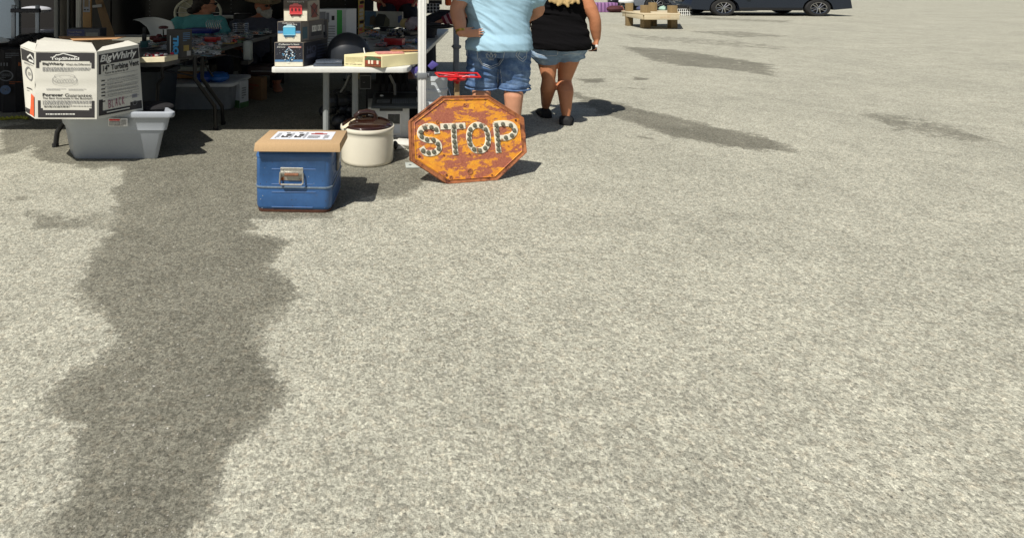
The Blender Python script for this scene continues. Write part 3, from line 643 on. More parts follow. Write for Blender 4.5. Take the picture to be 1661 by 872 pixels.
mb = MB(); mb.tube([cc+Vector((-.065, -.01, .236)), cc+Vector((-.07, -.012, .262)), cc+Vector((-.045, -.01, .280)), cc+Vector((0, 0, .284)), cc+Vector((.035, 0, .276)), cc+Vector((.05, 0, .256)), cc+Vector((.045, 0, .240))], [.013, .013, .015, .016, .015, .013, .012], brg, 12); mb.build('lid_handle', ld, smooth=80)
mb = MB(); mb.hexa([cc+Vector(q) for q in [(-.15, -.10, .212), (-.125, -.11, .212), (-.055, -.02, .243), (-.075, -.01, .244), (-.15, -.10, .216), (-.125, -.11, .216), (-.055, -.02, .247), (-.075, -.01, .248)]], M('tag_cream', (222, 208, 176), rough=.8), .001)
tg = mb.thing('price_tag', 'cream strip tag with black scribbles lying across the crock lid', 'tag')
mb = MB(); 
for i in range(3): mb.tube([cc+Vector((-.10+.018*i, -.068+.018*i, .2335+.007*i)), cc+Vector((-.092+.018*i, -.074+.018*i, .238+.007*i)), cc+Vector((-.09+.018*i, -.062+.018*i, .2375+.0075*i))], .0016, ink, 5)
mb.build('scribble', tg)

# ================================================================ grey storage tote
tt = empty('storage_tote', (-1.47, 3.65, 0), 'grey plastic storage tote with red and white sticker standing on the ground at left', 'tote')
tgm = M('tote_grey', (166, 172, 180), rough=.42, var=.05, scale=5, bump=.05)
a, b_ = Vector((xat(123, 3.47), 3.47, 0)), Vector((xat(257, 3.47), 3.47, 0)); bk = Vector((-.11, .15, 0))
prof = [(.0, .0), (-.004, .003), (-.04, .175), (-.043, .178), (-.055, .178), (-.072, .255), (-.076, .258), (-.095, .258), (-.1, .268), (-.098, .286), (-.09, .290), (-.07, .290), (-.06, .24), (.0, .03)]
mb = MB(); mb.rings([rrect(a, b_, bk, z, max(.03-i*.25, .02), i*.86) for i, z in prof], tgm); mb.build('body', tt, smooth=40)
mb = MB(); a2, b2 = V(176, 205, 3.405), V(207, 205, 3.405); fs = Face(a2, b2, V(207, 192, 3.385), V(176, 192, 3.385)); lbm = M('sticker_white', (214, 214, 216), rough=.5)
f = fs; f.rect(mb, 0, 0, 1, 1, lbm); f.rect(mb, .04, .72, .6, .94, redm, 1); f.rect(mb, .05, .1, .6, .66, inkg, 1); f.scrib(mb, .08, .14, .57, .62, 4, lbm, 2); f.scrib(mb, .66, .12, .95, .9, 6, ink, 1); f.rect(mb, .62, .0, .635, 1, inkg, 1); mb.build('sticker', tt)
lm_ = MB(); lm_.ell(V(245, 173, 3.58), (.14, .09, .03), cloth_black, 20); lm_.thing('rubbish_sack', 'black plastic lying in the open grey tote', 'bag')
# dark tote under the table behind
t2 = MB(); a, b_ = Vector((xat(228, 4.3), 4.3, 0)), Vector((xat(256, 4.3), 4.3, 0)); t2.rings([rrect(a-Vector((.25, 0, 0)), b_, Vector((.03, .3, 0)), z, .03, i) for i, z in [(0, 0), (-.02, .36), (-.035, .36), (-.035, .39), (-.01, .39)]], M('tote_dark', (52, 60, 70), rough=.5)); t2.thing('storage_tote', 'dark blue grey tote under the table behind the printed carton', 'tote')

# ================================================================ large printed white carton on the tote
pw = M('printed_white_board', (206, 204, 194), rough=.7, var=.05, scale=6, bump=.06)
vb = empty('printed_carton', (-1.65, 3.5, .287), 'battered white carton printed in black with a vent drawing resting on the grey tote', 'carton')
def at_(px, py, d): return V(px, py, d)
B = [at_(57,193,3.25), at_(157,193,3.25), at_(232,180,3.46), at_(215,170,3.85), at_(75,172,3.85), at_(42,185,3.40)]
T = [at_(56,84,3.25), at_(157,85,3.25), at_(225,73,3.46), at_(206,66,3.80), at_(70,64,3.84), at_(33,75,3.40)]
for i in range(6): B[i].z = .288 if i not in (1,) else .286
mb = MB(); NS = 10
def wallpt(i, u, v):
    j = (i+1) % 6; p = (B[i]*(1-u)+B[j]*u)*(1-v)+(T[i]*(1-u)+T[j]*u)*v
    nn = (B[j]-B[i]).cross(Vector((0, 0, 1))).normalized(); bul = {0: .004, 1: .006, 5: -.012}.get(i, 0)
    return p+nn*(bul*math.sin(math.pi*u)*math.sin(math.pi*min(1, v*1.0))+.0025*math.sin(u*7+v*5)*math.sin(math.pi*u)-(.004*math.exp(-((v-.5)/.03)**2) if i == 0 else 0))
for i in range(6):
    n_ = 16; vs_ = [wallpt(i, a_/n_, c_/n_) for c_ in range(n_+1) for a_ in range(n_+1)]
    mb.faces(vs_, [(c_*(n_+1)+a_, c_*(n_+1)+a_+1, (c_+1)*(n_+1)+a_+1, (c_+1)*(n_+1)+a_) for c_ in range(n_) for a_ in range(n_)], pw)
mb.faces(B, [(0, 1, 2, 3, 4, 5)], pw); bmesh.ops.remove_doubles(mb.bm, verts=mb.bm.verts, dist=.0004)
bmesh.ops.solidify(mb.bm, geom=mb.bm.faces[:], thickness=.003) if False else None
mb.build('carton', vb, smooth=40)
class Wall(Face):
    def __init__(s, i, lift=.0015): s.i = i; s.lift = lift; s.n = -(B[(i+1) % 6]-B[i]).cross(Vector((0, 0, 1))).normalized()*-1
    def __call__(s, u, v, l=0): return wallpt(s.i, u, v)+s.n*(s.lift*(1+l*.7))
    def poly(s, mb, pts, m, l=0):
        # split long quads so that they follow the bulge
        if len(pts) == 4:
            (a0, a1), (b0, b1), (c0, c1), (d0, d1) = pts; k = max(1, int(abs(b0-a0)/.12)); k2 = max(1, int(abs(d1-a1)/.12))
            for i in range(k):
                for j in range(k2):
                    q = []
                    for (x, y) in ((i/k, j/k2), ((i+1)/k, j/k2), ((i+1)/k, (j+1)/k2), (i/k, (j+1)/k2)):
                        q.append(s((a0*(1-x)+b0*x)*(1-y)+(d0*(1-x)+c0*x)*y, (a1*(1-x)+b1*x)*(1-y)+(d1*(1-x)+c1*x)*y, l))
                    mb.faces(q, [(0, 1, 2, 3)], m)
        else: mb.faces([s(u, v, l) for u, v in pts], [tuple(range(len(pts)))], m)
f = Wall(0)
def U(x): return (x-57)/100
def Vv(y): return 1-(y-84)/109
bk_ = M('carton_black', (44, 42, 44), rough=.6, var=.08)
mb = MB(); f.rect(mb, .025, Vv(98.5), .965, Vv(85), bk_); f.rect(mb, .025, Vv(110.5), .075, Vv(98.5), bk_); f.rect(mb, .915, Vv(110.5), .965, Vv(98.5), bk_)
f.rect(mb, .06, Vv(101), .1, Vv(98.5), bk_); f.rect(mb, .89, Vv(101), .93, Vv(98.5), bk_)
f.line(mb, [(U(88),Vv(92)), (U(92),Vv(90.2)), (U(92),Vv(88.6)), (U(94.5),Vv(88.6)), (U(94.5),Vv(89.2)), (U(104),Vv(86.3)), (U(126),Vv(92))], .014, inkw, 1)
f.text(mb, 'TopShield', U(83), Vv(98.2), U(129), Vv(92.2), inkw, 1, .028)
f.text(mb, 'BigWhirly', U(70), Vv(106.5), U(105), Vv(101.3), ink, 1, .03); f.text(mb, "What's the Difference?", U(108), Vv(105.6), U(147), Vv(102.2), ink, 1, .012)
f.scrib(mb, U(70), Vv(115.5), U(147), Vv(108), 4, inkg, 1, .45, 11)
# vent drawing: ring and drum in thin lines
for (cx_, cy_, rx_, ry_) in ((106,123.5,17,5), (107,123.8,9.5,3), (106,128,20,6.5)): ringp(f, mb, U(cx_), Vv(cy_), rx_/100, ry_/109, .035, inkg, 1, 28)
for sgn in (-1, 1): f.line(mb, [(U(106+20*sgn), Vv(128)), (U(106+20*sgn), Vv(133))], .004, inkg, 1)
ringp(f, mb, U(106), Vv(133), .20, .06, .03, inkg, 1, 20, math.pi, 2*math.pi)
for k in range(7): ringp(f, mb, U(92+4.5*k), Vv(131.5+.6*math.sin(k)), .022, .028, .14, inkg, 1, 10)
f.scrib(mb, U(76), Vv(146), U(108), Vv(142.5), 2, inkg, 1, .35, 5); f.scrib(mb, U(112), Vv(146), U(142), Vv(142.5), 2, inkg, 1, .35, 6)
f.text(mb, 'Forever', U(70), Vv(156.2), U(103), Vv(151.2), ink, 1, .03); f.text(mb, 'Guarantee', U(106), Vv(156.8), U(149), Vv(151.3), ink, 1, .004)
f.text(mb, 'The Best Guarantee in the Business!', U(70), Vv(160.6), U(150), Vv(157.4), ink, 1, .012)
f.scrib(mb, U(70), Vv(169.5), U(150), Vv(162), 4, inkg, 1, .45, 7); f.scrib(mb, U(72), Vv(174), U(150), Vv(170.6), 2, ink, 1, .5, 8)
f.rect(mb, .05, Vv(190.5), .965, Vv(178.5), bk_); f.rect(mb, .05, Vv(178.5), .095, Vv(163), bk_); f.rect(mb, .92, Vv(178.5), .965, Vv(163), bk_); f.rect(mb, .09, Vv(178.5), .13, Vv(175.5), bk_); f.rect(mb, .88, Vv(178.5), .925, Vv(175.5), bk_)
f.scrib(mb, U(75), Vv(186), U(149), Vv(183.5), 1, inkw, 1, .8, 9); mb.build('front_print', vb, smooth=0)
f = Wall(1); mb = MB()
f.rect(mb, .04, .80, .98, .955, bk_); f.rect(mb, .04, .66, .09, .80, bk_)
f.text(mb, 'BigWhirly', .07, .81, .93, .945, inkw, 1, .03, .25); f.text(mb, '14" Turbine Vent', .13, .695, .97, .785, ink, 1, .028); f.text(mb, 'Torre de turbina de 14"', .17, .650, .70, .683, ink, 1, .016)
for v_ in (.625, .52, .455, .37, .30): f.rect(mb, .16, v_, .93, v_+.004, inkg, 1)
for k, v_ in enumerate((.55, .485, .425, .375, .325, .24)):
    f.rect(mb, .09, v_, .17, v_+.018, ink, 1); f.scrib(mb, .22, v_-.004, .93, v_+.026, 2, inkg, 1, .4, 20+k)
f.rect(mb, .76, .22, .88, .275, M('flag_grey', (150, 150, 158)), 1); f.scrib(mb, .77, .225, .88, .27, 3, inkg, 2); ringp(f, mb, .82, .14, .05, .035, .2, inkg, 1, 16)
f.rect(mb, .04, .04, .98, .11, bk_); f.rect(mb, .04, .11, .12, .28, bk_); f.rect(mb, .72, .11, .98, .16, bk_)
f.rect(mb, .20, .07, .7, .085, inkw, 1)
mb.build('side_print', vb, smooth=0)
mb = MB(); mk = M('marker_plum', (140, 60, 96), rough=.6)
gl_ = {'B': [[(0,0),(0,1),(.6,.9),(.65,.6),(0,.5),(.7,.4),(.7,.1),(0,0)]], 'L': [[(0,1),(.05,0),(.6,.05)]], 'A': [[(0,0),(.35,1),(.7,0)],[(.15,.4),(.6,.4)]], 'C': [[(.65,.85),(.3,1),(0,.5),(.3,0),(.7,.15)]], 'K': [[(0,0),(.05,1)],[(.6,1),(.05,.45),(.7,0)]]}
for k, ch in enumerate('BLACK'):
    for st_ in gl_[ch]: f.line(mb, [(.24+.075*k*1.0+x*.06, .135+.004*k+y*.12) for x, y in st_], .010, mk, 2)
mb.build('handwriting', vb, smooth=0)
f = Wall(5); mb = MB()   # narrow left side, u runs from back (0) to front (1)
f.rect(mb, .04, .80, .96, .975, bk_); f.line(mb, [(.45,.86),(.7,.93),(.95,.87)], .03, inkw, 1); f.rect(mb, .55, .82, .93, .855, inkw, 1)
f.scrib(mb, .15, .755, .9, .785, 2, inkg, 1, .5, 3); ringp(f, mb, .45, .62, .3, .105, .2, inkg, 1, 24); f.scrib(mb, .3, .59, .62, .65, 3, inkg, 1)
f.rect(mb, .2, .385, .6, .40, ink, 1); f.scrib(mb, .2, .35, .5, .37, 1, inkg, 1); f.rect(mb, .04, .02, .9, .09, bk_); f.rect(mb, .55, .09, .9, .13, bk_)
mb.build('end_print', vb, smooth=0)
mb = MB(); f.rect(mb, .50, .03, .97, .33, M('orange_sticker', (232, 92, 44), rough=.5), 3); mb.build('orange_sticker', vb, smooth=0)
# flaps
mb = MB(); brn = M('carton_inner', (176, 134, 92), rough=.9, var=.12, scale=20, bump=.2)
def flap(pts, m, th=.004):
    P_ = [Vector(p) for p in pts]; nn = (P_[1]-P_[0]).cross(P_[-1]-P_[0]).normalized()*th; mb.hexa(P_+[p+nn for p in P_], m, .001, 1)
flap([T[0]+Vector((0, 0, .0)), T[1], at_(150,72,3.52), at_(60,66,3.5)], pw); flap([at_(62,66.5,3.5), at_(148,72,3.52), at_(150,70,3.66), at_(72,62,3.7)], pw)
flap([T[1], T[2], at_(206,68,3.6), at_(166,77,3.42)], pw); flap([T[2]+Vector((0, 0, 0)), T[3], at_(188,70,3.72), at_(196,76,3.5)], pw)
flap([at_(118,66,3.62), at_(190,64,3.6), at_(205,60,3.85), at_(110,61,3.9)], brn); flap([T[5], T[0], at_(60,72,3.4), at_(46,68,3.55)], pw)
flap([at_(98,63.5,3.76), at_(180,62.5,3.75), at_(176,60,3.95), at_(95,60,3.95)], brn)
o_ = mb.build('flap', vb)
mb = MB(); fq = Face(at_(96,78.5,3.372), at_(152,80,3.372), at_(152,74.5,3.47), at_(96,73.5,3.47), Vector((0, 0, 9)), lift=.006)
fq.scrib(mb, .1, .3, .4, .6, 1, ink, 0, .6, 3); fq.text(mb, '0.25', .42, .25, .66, .75, ink, 0, .03, .3); mb.build('flap_print', vb) if False else mb.bm.free()
# ================================================================ goods on the white table
def tb_front(px, y): return Vector((xat(px, y), y, TZ+.001))
lite = M('print_cream', (222, 216, 196), rough=.6); dkp = M('print_dark', (34, 36, 46), rough=.5, var=.3, scale=50); skyb = M('print_sky_blue', (90, 130, 170), rough=.5)
def display_box(label, pxl, pxr, d, y0, y1, depth, skewx, side_print=True, z0=None):
    h = zat(y1, d)-zat(y0, d); a = Vector((xat(pxl, d), d, 0)); b_ = Vector((xat(pxr, d), d, 0)); z = z0
    t, ff, fr, fp = carton('collector_box', label, 'box', a+Vector((0, 0, z)), b_+Vector((0, 0, z)), depth, h, M('box_grey', (112, 106, 98), rough=.55, var=.1), group='collector boxes stacked on the white table', skew=Vector((skewx, 0, 0)))
    t.location.z = z; return t, ff, fr
def refl(t):  # parent origin moved after the parts were built: put parts back
    for ch in t.children: ch.location = ch.location
orr = random.Random(5)
d1 = 3.63
zA = TZ+.0015; hA = zat(69, d1)-zA; hB = .128; hC = .13
def cbx(label, pxl, pxr, z, h, depth, sk):
    a = Vector((xat(pxl, d1), d1, z)); b_ = Vector((xat(pxr, d1), d1, z))
    return carton('collector_box', label, 'box', a, b_, depth, h, M('box_grey', (120, 112, 102), rough=.55, var=.1), group='collector boxes stacked on the white table', skew=Vector((sk, 0, 0)))
# bottom: dark box with silver blue ornament
t, ff, fr, fp = cbx('bottom box of the collector stack with a silvery blue ornament on dark ground', 445, 492, zA, hA, .30, .13)
mb = MB(); ff.rect(mb, .02, .27, .98, .98, dkp); ff.rect(mb, .02, .02, .98, .27, lite); ff.rect(mb, .02, .2, .98, .29, skyb, 1)
ff.text(mb, "Collector's Item", .15, .885, .86, .96, inkw, 2, .02); ff.text(mb, 'Deluxe', .09, .78, .38, .85, inkw, 2, 0, .4); ff.rect(mb, .48, .77, .93, .84, M('banner_rose', (190, 130, 120)), 2); ff.text(mb, 'ORNAMENT', .5, .785, .9, .825, inkw, 3, .02)
orn = [M('ornament_silver', (180, 200, 214), rough=.4), M('ornament_blue', (90, 150, 190), rough=.4), M('ornament_pale', (224, 234, 238), rough=.4), dkp]
for k in range(70):
    a_ = orr.uniform(0, 6.28); r_ = orr.uniform(0, 1)**.6; u, v = .5+.21*r_*math.cos(a_), .45+.27*r_*math.sin(a_); w = orr.uniform(.012, .035)
    ff.poly(mb, [(u-w, v), (u, v-w*1.1), (u+w, v), (u, v+w*1.1)], orn[k % 4], 3+k % 3)
for k in range(45): u, v = orr.uniform(.1, .9), orr.uniform(.32, .75); ff.poly(mb, [(u-.006, v), (u, v-.006), (u+.006, v), (u, v+.006)], orn[2], 2)
ff.line(mb, [(.46, .72), (.5, .8), (.54, .72)], .02, orn[0], 4); mb.build('front_print', t, smooth=0)
mb = MB(); fr.rect(mb, .02, .02, .98, .98, dkp); fr.text(mb, 'HO', .12, .5, .5, .8, M('side_ink', (74, 78, 96)), 1, .03); fr.poly(mb, [(.1,.3),(.45,.3),(.5,.5),(.1,.45)], M('side_ink', (74, 78, 96)), 1); fr.scrib(mb, .55, .2, .95, .85, 5, M('side_ink', (74, 78, 96)), 1); mb.build('side_print', t, smooth=0)
def wagon(ff, mb, body, dark, lt, win):
    ff.poly(mb, [(.3,.26),(.72,.26),(.74,.34),(.28,.34)], dark, 3); ff.poly(mb, [(.25,.34),(.77,.34),(.77,.72),(.25,.72)], body, 3); ff.poly(mb, [(.23,.72),(.79,.72),(.72,.80),(.30,.80)], lt, 4); ff.poly(mb, [(.38,.80),(.64,.80),(.6,.86),(.42,.86)], lt, 3)
    for u in win: ff.rect(mb, u, .5, u+.07, .62, dark, 5)
    for u in (.3, .62): ringp(ff, mb, u+.05, .28, .05, .06, .5, dark, 4, 14)
    ff.line(mb, [(.22,.36),(.8,.36)], .02, lt, 5)
# middle box: blue wagon
z2 = zA+hA+.001
t, ff, fr, fp = cbx('middle box of the collector stack picturing a light blue tram', 450, 488, z2, hB, .27, .12)
mb = MB(); ff.rect(mb, .02, .5, .98, .96, dkp); ff.rect(mb, .02, .02, .98, .5, lite); ff.rect(mb, .02, .42, .98, .55, skyb, 1); bw = M('tram_blue', (86, 178, 214), rough=.5)
wagon(ff, mb, bw, M('tram_dark', (40, 84, 110)), M('tram_pale', (176, 222, 236)), ()); ff.text(mb, "Collector's", .22, .90, .72, .96, inkw, 6, .01); ff.text(mb, 'SERIES', .4, .83, .85, .88, inkw, 6, .01); mb.build('front_print', t, smooth=0)
mb = MB(); fr.rect(mb, .02, .03, .30, .97, M('side_taupe', (120, 116, 112))); fr.rect(mb, .06, .14, .26, .72, M('tram_shade', (64, 92, 104)), 1); fr.rect(mb, .33, .03, .98, .97, M('side_grey', (90, 88, 90))); fr.rect(mb, .46, .42, .66, .72, inkw, 1); fr.rect(mb, .70, .42, .88, .72, inkw, 1); fr.rect(mb, .42, .2, .9, .42, dkp, 1)
for u in (.5, .58, .74, .82): fr.rect(mb, u, .5, u+.02, .66, dkp, 2)
mb.build('side_print', t, smooth=0)
z3 = z2+hB+.001
t, ff, fr, fp = cbx('top box of the collector stack picturing a red caboose', 460, 499, z3, hC, .16, .06)
mb = MB(); ff.rect(mb, .02, .5, .98, .96, M('print_taupe', (84, 76, 68), var=.2)); ff.rect(mb, .02, .02, .98, .5, lite); rw = M('caboose_red', (208, 62, 66), rough=.5)
wagon(ff, mb, rw, M('caboose_dark', (84, 30, 32)), M('caboose_pale', (222, 110, 108)), (.32, .47, .62)); ff.text(mb, "Collector's", .16, .91, .86, .97, inkw, 6, .01); mb.build('front_print', t, smooth=0)
mb = MB(); fr.rect(mb, .02, .03, .98, .97, M('side_stone', (150, 144, 134))); fr.poly(mb, [(.3,.15),(.75,.15),(.8,.7),(.5,.88),(.25,.7)], M('side_red', (120, 62, 58)), 1); fr.line(mb, [(.2,.75),(.85,.2)], .05, dkp, 2); fr.line(mb, [(.25,.2),(.8,.75)], .05, dkp, 2); mb.build('side_print', t, smooth=0)
t, ff, fr, fp = carton('collector_box', 'dim box standing behind the tall stack picturing a grey house on its side', 'box', V(500, 64, 4.0), V(531, 64, 4.0), .1, .13, M('box_grey', (120, 112, 102)), group='collector boxes stacked on the white table')
mb = MB(); ff.rect(mb, .02, .02, .98, .98, M('side_grey', (90, 88, 90))); ff.rect(mb, .3, .4, .85, .75, M('grey_card', (176, 178, 180)), 1); ff.rect(mb, .25, .22, .9, .4, dkp, 1); mb.build('front_print', t, smooth=0)
# white and green tall carton
t, ff, fr, fp = carton('tall_carton', 'tall white carton with a green stripe behind the collector boxes', 'carton', (xat(514, 4.3), 4.3, TZ), (xat(562, 4.3), 4.28, TZ), .12, zat(15, 4.3)-TZ, M('carton_offwhite', (206, 208, 210), rough=.7, var=.05), skew=Vector((.06, 0, 0)))
mb = MB(); ff.rect(mb, .68, .0, .86, .98, M('stripe_green', (58, 150, 66), rough=.6)); ff.rect(mb, .87, .01, .99, .98, M('card_grey', (180, 182, 184))); ff.rect(mb, .04, .72, .3, .94, M('photo_grey', (120, 122, 128)), 1); ff.rect(mb, .32, .70, .42, .92, M('photo_grey', (120, 122, 128)), 1); ff.scrib(mb, .04, .15, .3, .66, 9, inkg, 1, .4, 4); ff.scrib(mb, .34, .15, .62, .66, 9, inkg, 1, .4, 5); ff.rect(mb, .5, .75, .6, .85, ink, 1)
mb.build('front_print', t, smooth=0)
# helmet
hm = empty('motorcycle_helmet', (xat(566, 3.85), 3.85, TZ), 'matte black half helmet with visor lying on the white table', 'helmet')
hb = M('helmet_black', (38, 41, 46), rough=.33, var=.08, scale=4, spec=.5); hc = Vector((xat(566, 3.86), 3.86, TZ+.012))
mb = MB(); rs = []
for i in range(15):
    a_ = math.pi/2*i/14; r_ = math.cos(a_); ring = []
    for j in range(44):
        th = 2*math.pi*j/44; cx_, cy_ = math.cos(th), math.sin(th)
        zz = .176*math.sin(a_)**1.0-.006*cx_*(1-math.sin(a_)); fl_ = 1+.07*(1-i/14)*max(0, cx_)
        ring.append(hc+Vector((.152*r_*cx_*fl_-.01*math.sin(a_), .11*r_*cy_, max(zz, -.008)+.006)))
    rs.append(ring)
mb.rings(rs, hb); mb.build('shell', hm, smooth=60)
mb = MB(); mb.rings([[hc+Vector((.154*k*math.cos(2*math.pi*j/44)*(1+.07*max(0, math.cos(2*math.pi*j/44))), .112*k*math.sin(2*math.pi*j/44), z)) for j in range(44)] for k, z in ((.97, -.01), (1.012, -.008), (1.018, .0), (1.005, .01), (.97, .01))], rubber, close=True); mb.build('rim_trim', hm)
mb = MB(); vis = []
for k, (ex, zz) in enumerate(((.0, .062), (.03, .052), (.055, .038), (.062, .034))):
    vis.append([hc+Vector(((.143+ex)*math.cos(t_)*1.03, (.108+ex*.4)*math.sin(t_), zz-.02*abs(t_)**1.5)) for t_ in [R(-62+124*j/18) for j in range(19)]])
n_ = 19; vv = [v for r_ in vis for v in r_]; mb.faces(vv+[v-Vector((0, 0, .004)) for v in vv], [(k*n_+j, k*n_+j+1, (k+1)*n_+j+1, (k+1)*n_+j) for k in range(3) for j in range(n_-1)]+[(76+k*n_+j, 76+(k+1)*n_+j, 76+(k+1)*n_+j+1, 76+k*n_+j+1) for k in range(3) for j in range(n_-1)], hb); mb.build('visor', hm)
mb = MB(); mb.tube([V(590, 78, 3.73), V(591, 84, 3.72), V(595, 93, 3.7)], .0035, white, 6); mb.build('strap', hm)
for k, dx in enumerate((0, .0)):
    pass
# slim cases stacked
for k, (lab, dz) in enumerate((('lower of two slim grey cases lying in front of the helmet', 0), ('upper of two slim grey cases lying in front of the helmet', .016))):
    mb = MB(); a = tb_front(508+k*4, 3.64); mb.hexa([a+Vector((0, 0, dz)), tb_front(555, 3.64)+Vector((0, 0, dz)), tb_front(556, 3.78)+Vector((0, 0, dz)), tb_front(512, 3.78)+Vector((0, 0, dz)), a+Vector((0, 0, dz+.013)), tb_front(555, 3.64)+Vector((0, 0, dz+.013)), tb_front(556, 3.78)+Vector((0, 0, dz+.013)), tb_front(512, 3.78)+Vector((0, 0, dz+.013))], M('slim_case', (78, 86, 98), rough=.2, var=.2), .003)
    t = mb.thing('slim_case', lab, 'case', 'slim cases by the helmet')
# long cream box with printed cottage
a, b_, c_ = Vector((xat(558, 3.66), 3.66, TZ+.001)), Vector((xat(620, 3.58), 3.58, TZ+.001)), Vector((xat(679, 3.72), 3.72, TZ+.001))
t, ff, fr, fp = carton('flat_box', 'flat cream box with small printed red cottage lying on the white table corner', 'box', a, b_, .17, .072, M('box_cream', (224, 214, 168), rough=.6, var=.04), skew=Vector((.20, .02, 0)))
o = [c for c in t.children][0]
mb = MB(); ff.scrib(mb, .04, .35, .5, .85, 5, M('ink_olive', (150, 140, 90)), 0, .35, 3); ff.text(mb, 'SEE OTHER SIDE', .04, .14, .47, .24, ink, 0, .01)
ff.rect(mb, .55, .05, .97, .94, M('pic_ground', (128, 70, 40), var=.4, scale=150)); ff.poly(mb, [(.55,.7),(.6,.92),(.75,.94),(.97,.72),(.97,.6),(.55,.6)], M('pic_green', (70, 92, 62), var=.4, scale=150), 1); ff.rect(mb, .58, .3, .95, .6, M('pic_red', (150, 66, 44)), 2)
for u in (.64, .72, .86): ff.rect(mb, u, .3, u+.05, .62, M('pic_cream', (232, 216, 190)), 3)
ff.rect(mb, .55, .05, .97, .12, M('pic_brown', (96, 50, 34)), 2); mb.build('front_print', t, smooth=0)
# things laid on the box: flat comic and small items
for k, (px, dd, lab, col) in enumerate(((632, 3.72, 'flat pink comic lying on the cream box', (206, 140, 132)), (655, 3.8, 'thin tan booklet at the back of the cream box', (176, 130, 90)))):
    mb = MB(); mb.box((xat(px, dd), dd, TZ+.078+k*.005), (.17, .09, .006), M('booklet%d' % k if False else ('booklet_pink' if k == 0 else 'booklet_tan'), col, rough=.6, var=.3, scale=60), rz=.2); mb.thing('booklet', lab, 'booklet')
# ---- toy cars: one mesh each, loose or carded
def P_(n_, c, r_=.3): return M(n_, c, rough=r_, var=.1, coat=.3)
paints = {'red': P_('toy_red', (178, 32, 34)), 'blue': P_('toy_blue', (30, 62, 150)), 'dark blue': P_('toy_navy', (24, 30, 70)), 'orange': P_('toy_orange', (232, 120, 26)), 'yellow': P_('toy_yellow', (226, 190, 60)), 'white': P_('toy_white', (220, 220, 216)), 'green': P_('toy_green', (40, 110, 70)), 'silver': P_('toy_silver', (160, 164, 170)), 'teal': P_('toy_teal', (44, 130, 150)), 'black': P_('toy_black', (24, 24, 28)), 'pink': P_('toy_pink', (206, 120, 140)), 'brown': P_('toy_brown', (110, 74, 52))}
glassy = M('toy_glass', (30, 36, 44), rough=.1)
blister = M('clear_blister', (220, 226, 230), rough=.12, alpha=.22, spec=.8)
def car_geo(mb, c, rz, s, pm_):
    c = Vector(c); rt = Matrix.Rotation(rz, 3, 'Z')
    def W_(x, y, z): return c+rt@Vector((x*s, y*s, z*s*.75))
    prof = [(-.5,.08),(-.5,.24),(-.46,.30),(-.24,.32),(-.12,.48),(.12,.48),(.26,.32),(.46,.27),(.5,.2),(.5,.08)]
    mb.rings([[W_(x, y*wy, z) for x, z in prof] for y, wy in ((-.2, 1), (.2, 1))], pm_)
    mb.rings([[W_(x*1.0, y, z) for x, z in ((-.22,.325),(-.12,.46),(.11,.46),(.22,.325))] for y in (-.206, .206)], glassy)
    for x in (-.3, .3):
        for y in (-.19, .19): mb.lathe(W_(x, y, .12), [(.11*s, -.02*s), (.11*s, .02*s)], rubber, 10, axis=rt@Vector((0, 1, 0)))
cr_ = random.Random(21); names = list(paints)
def toy(px, d, z, kind, col, table_word, grp, s=.075):
    rz = cr_.uniform(-.9, .9)+(math.pi/2 if cr_.random() < .5 else 0)+.3
    mb = MB(); c = Vector((xat(px, d), d, z)); 
    if kind == 'card':
        rt = Matrix.Rotation(rz, 3, 'Z'); cc_ = paints[names[cr_.randrange(len(names))]] if cr_.random() < .6 else M('card_paper', (196, 196, 190), rough=.6, var=.3, scale=50)
        mb.box(c+Vector((0, 0, .001)), (.11, .155, .0012), cc_, rz=rz); mb.box(c+rt@Vector((0, .045, 0))+Vector((0, 0, .0026)), (.1, .05, .0012), paints[names[cr_.randrange(len(names))]], rz=rz)
        car_geo(mb, c+rt@Vector((0, -.025, 0))+Vector((0, 0, .002)), rz+.1, s*.85, paints[col]); mb.box(c+rt@Vector((0, -.025, 0))+Vector((0, 0, .019)), (.085, .05, .032), blister, rz=rz, bevel=.006)
        mb.thing('carded_toy_car', f'carded {col} toy car with coloured backing in a clear bubble on the {table_word} table', 'toy car', grp)
    elif kind == 'box':
        mb.box(c+Vector((0, 0, s*.28)), (s*1.5, s*.8, s*.5), paints[col], rz=rz, bevel=.002); mb.box(c+Vector((0, 0, s*.53)), (s*1.2, s*.5, .002), glassy, rz=rz)
        mb.thing('toy_box', f'small {col} toy box with dark window on the {table_word} table', 'toy box', grp)
    else:
        car_geo(mb, c, rz, s, paints[col]); mb.thing('toy_car', f'loose {col} toy car standing on the {table_word} table', 'toy car', grp)
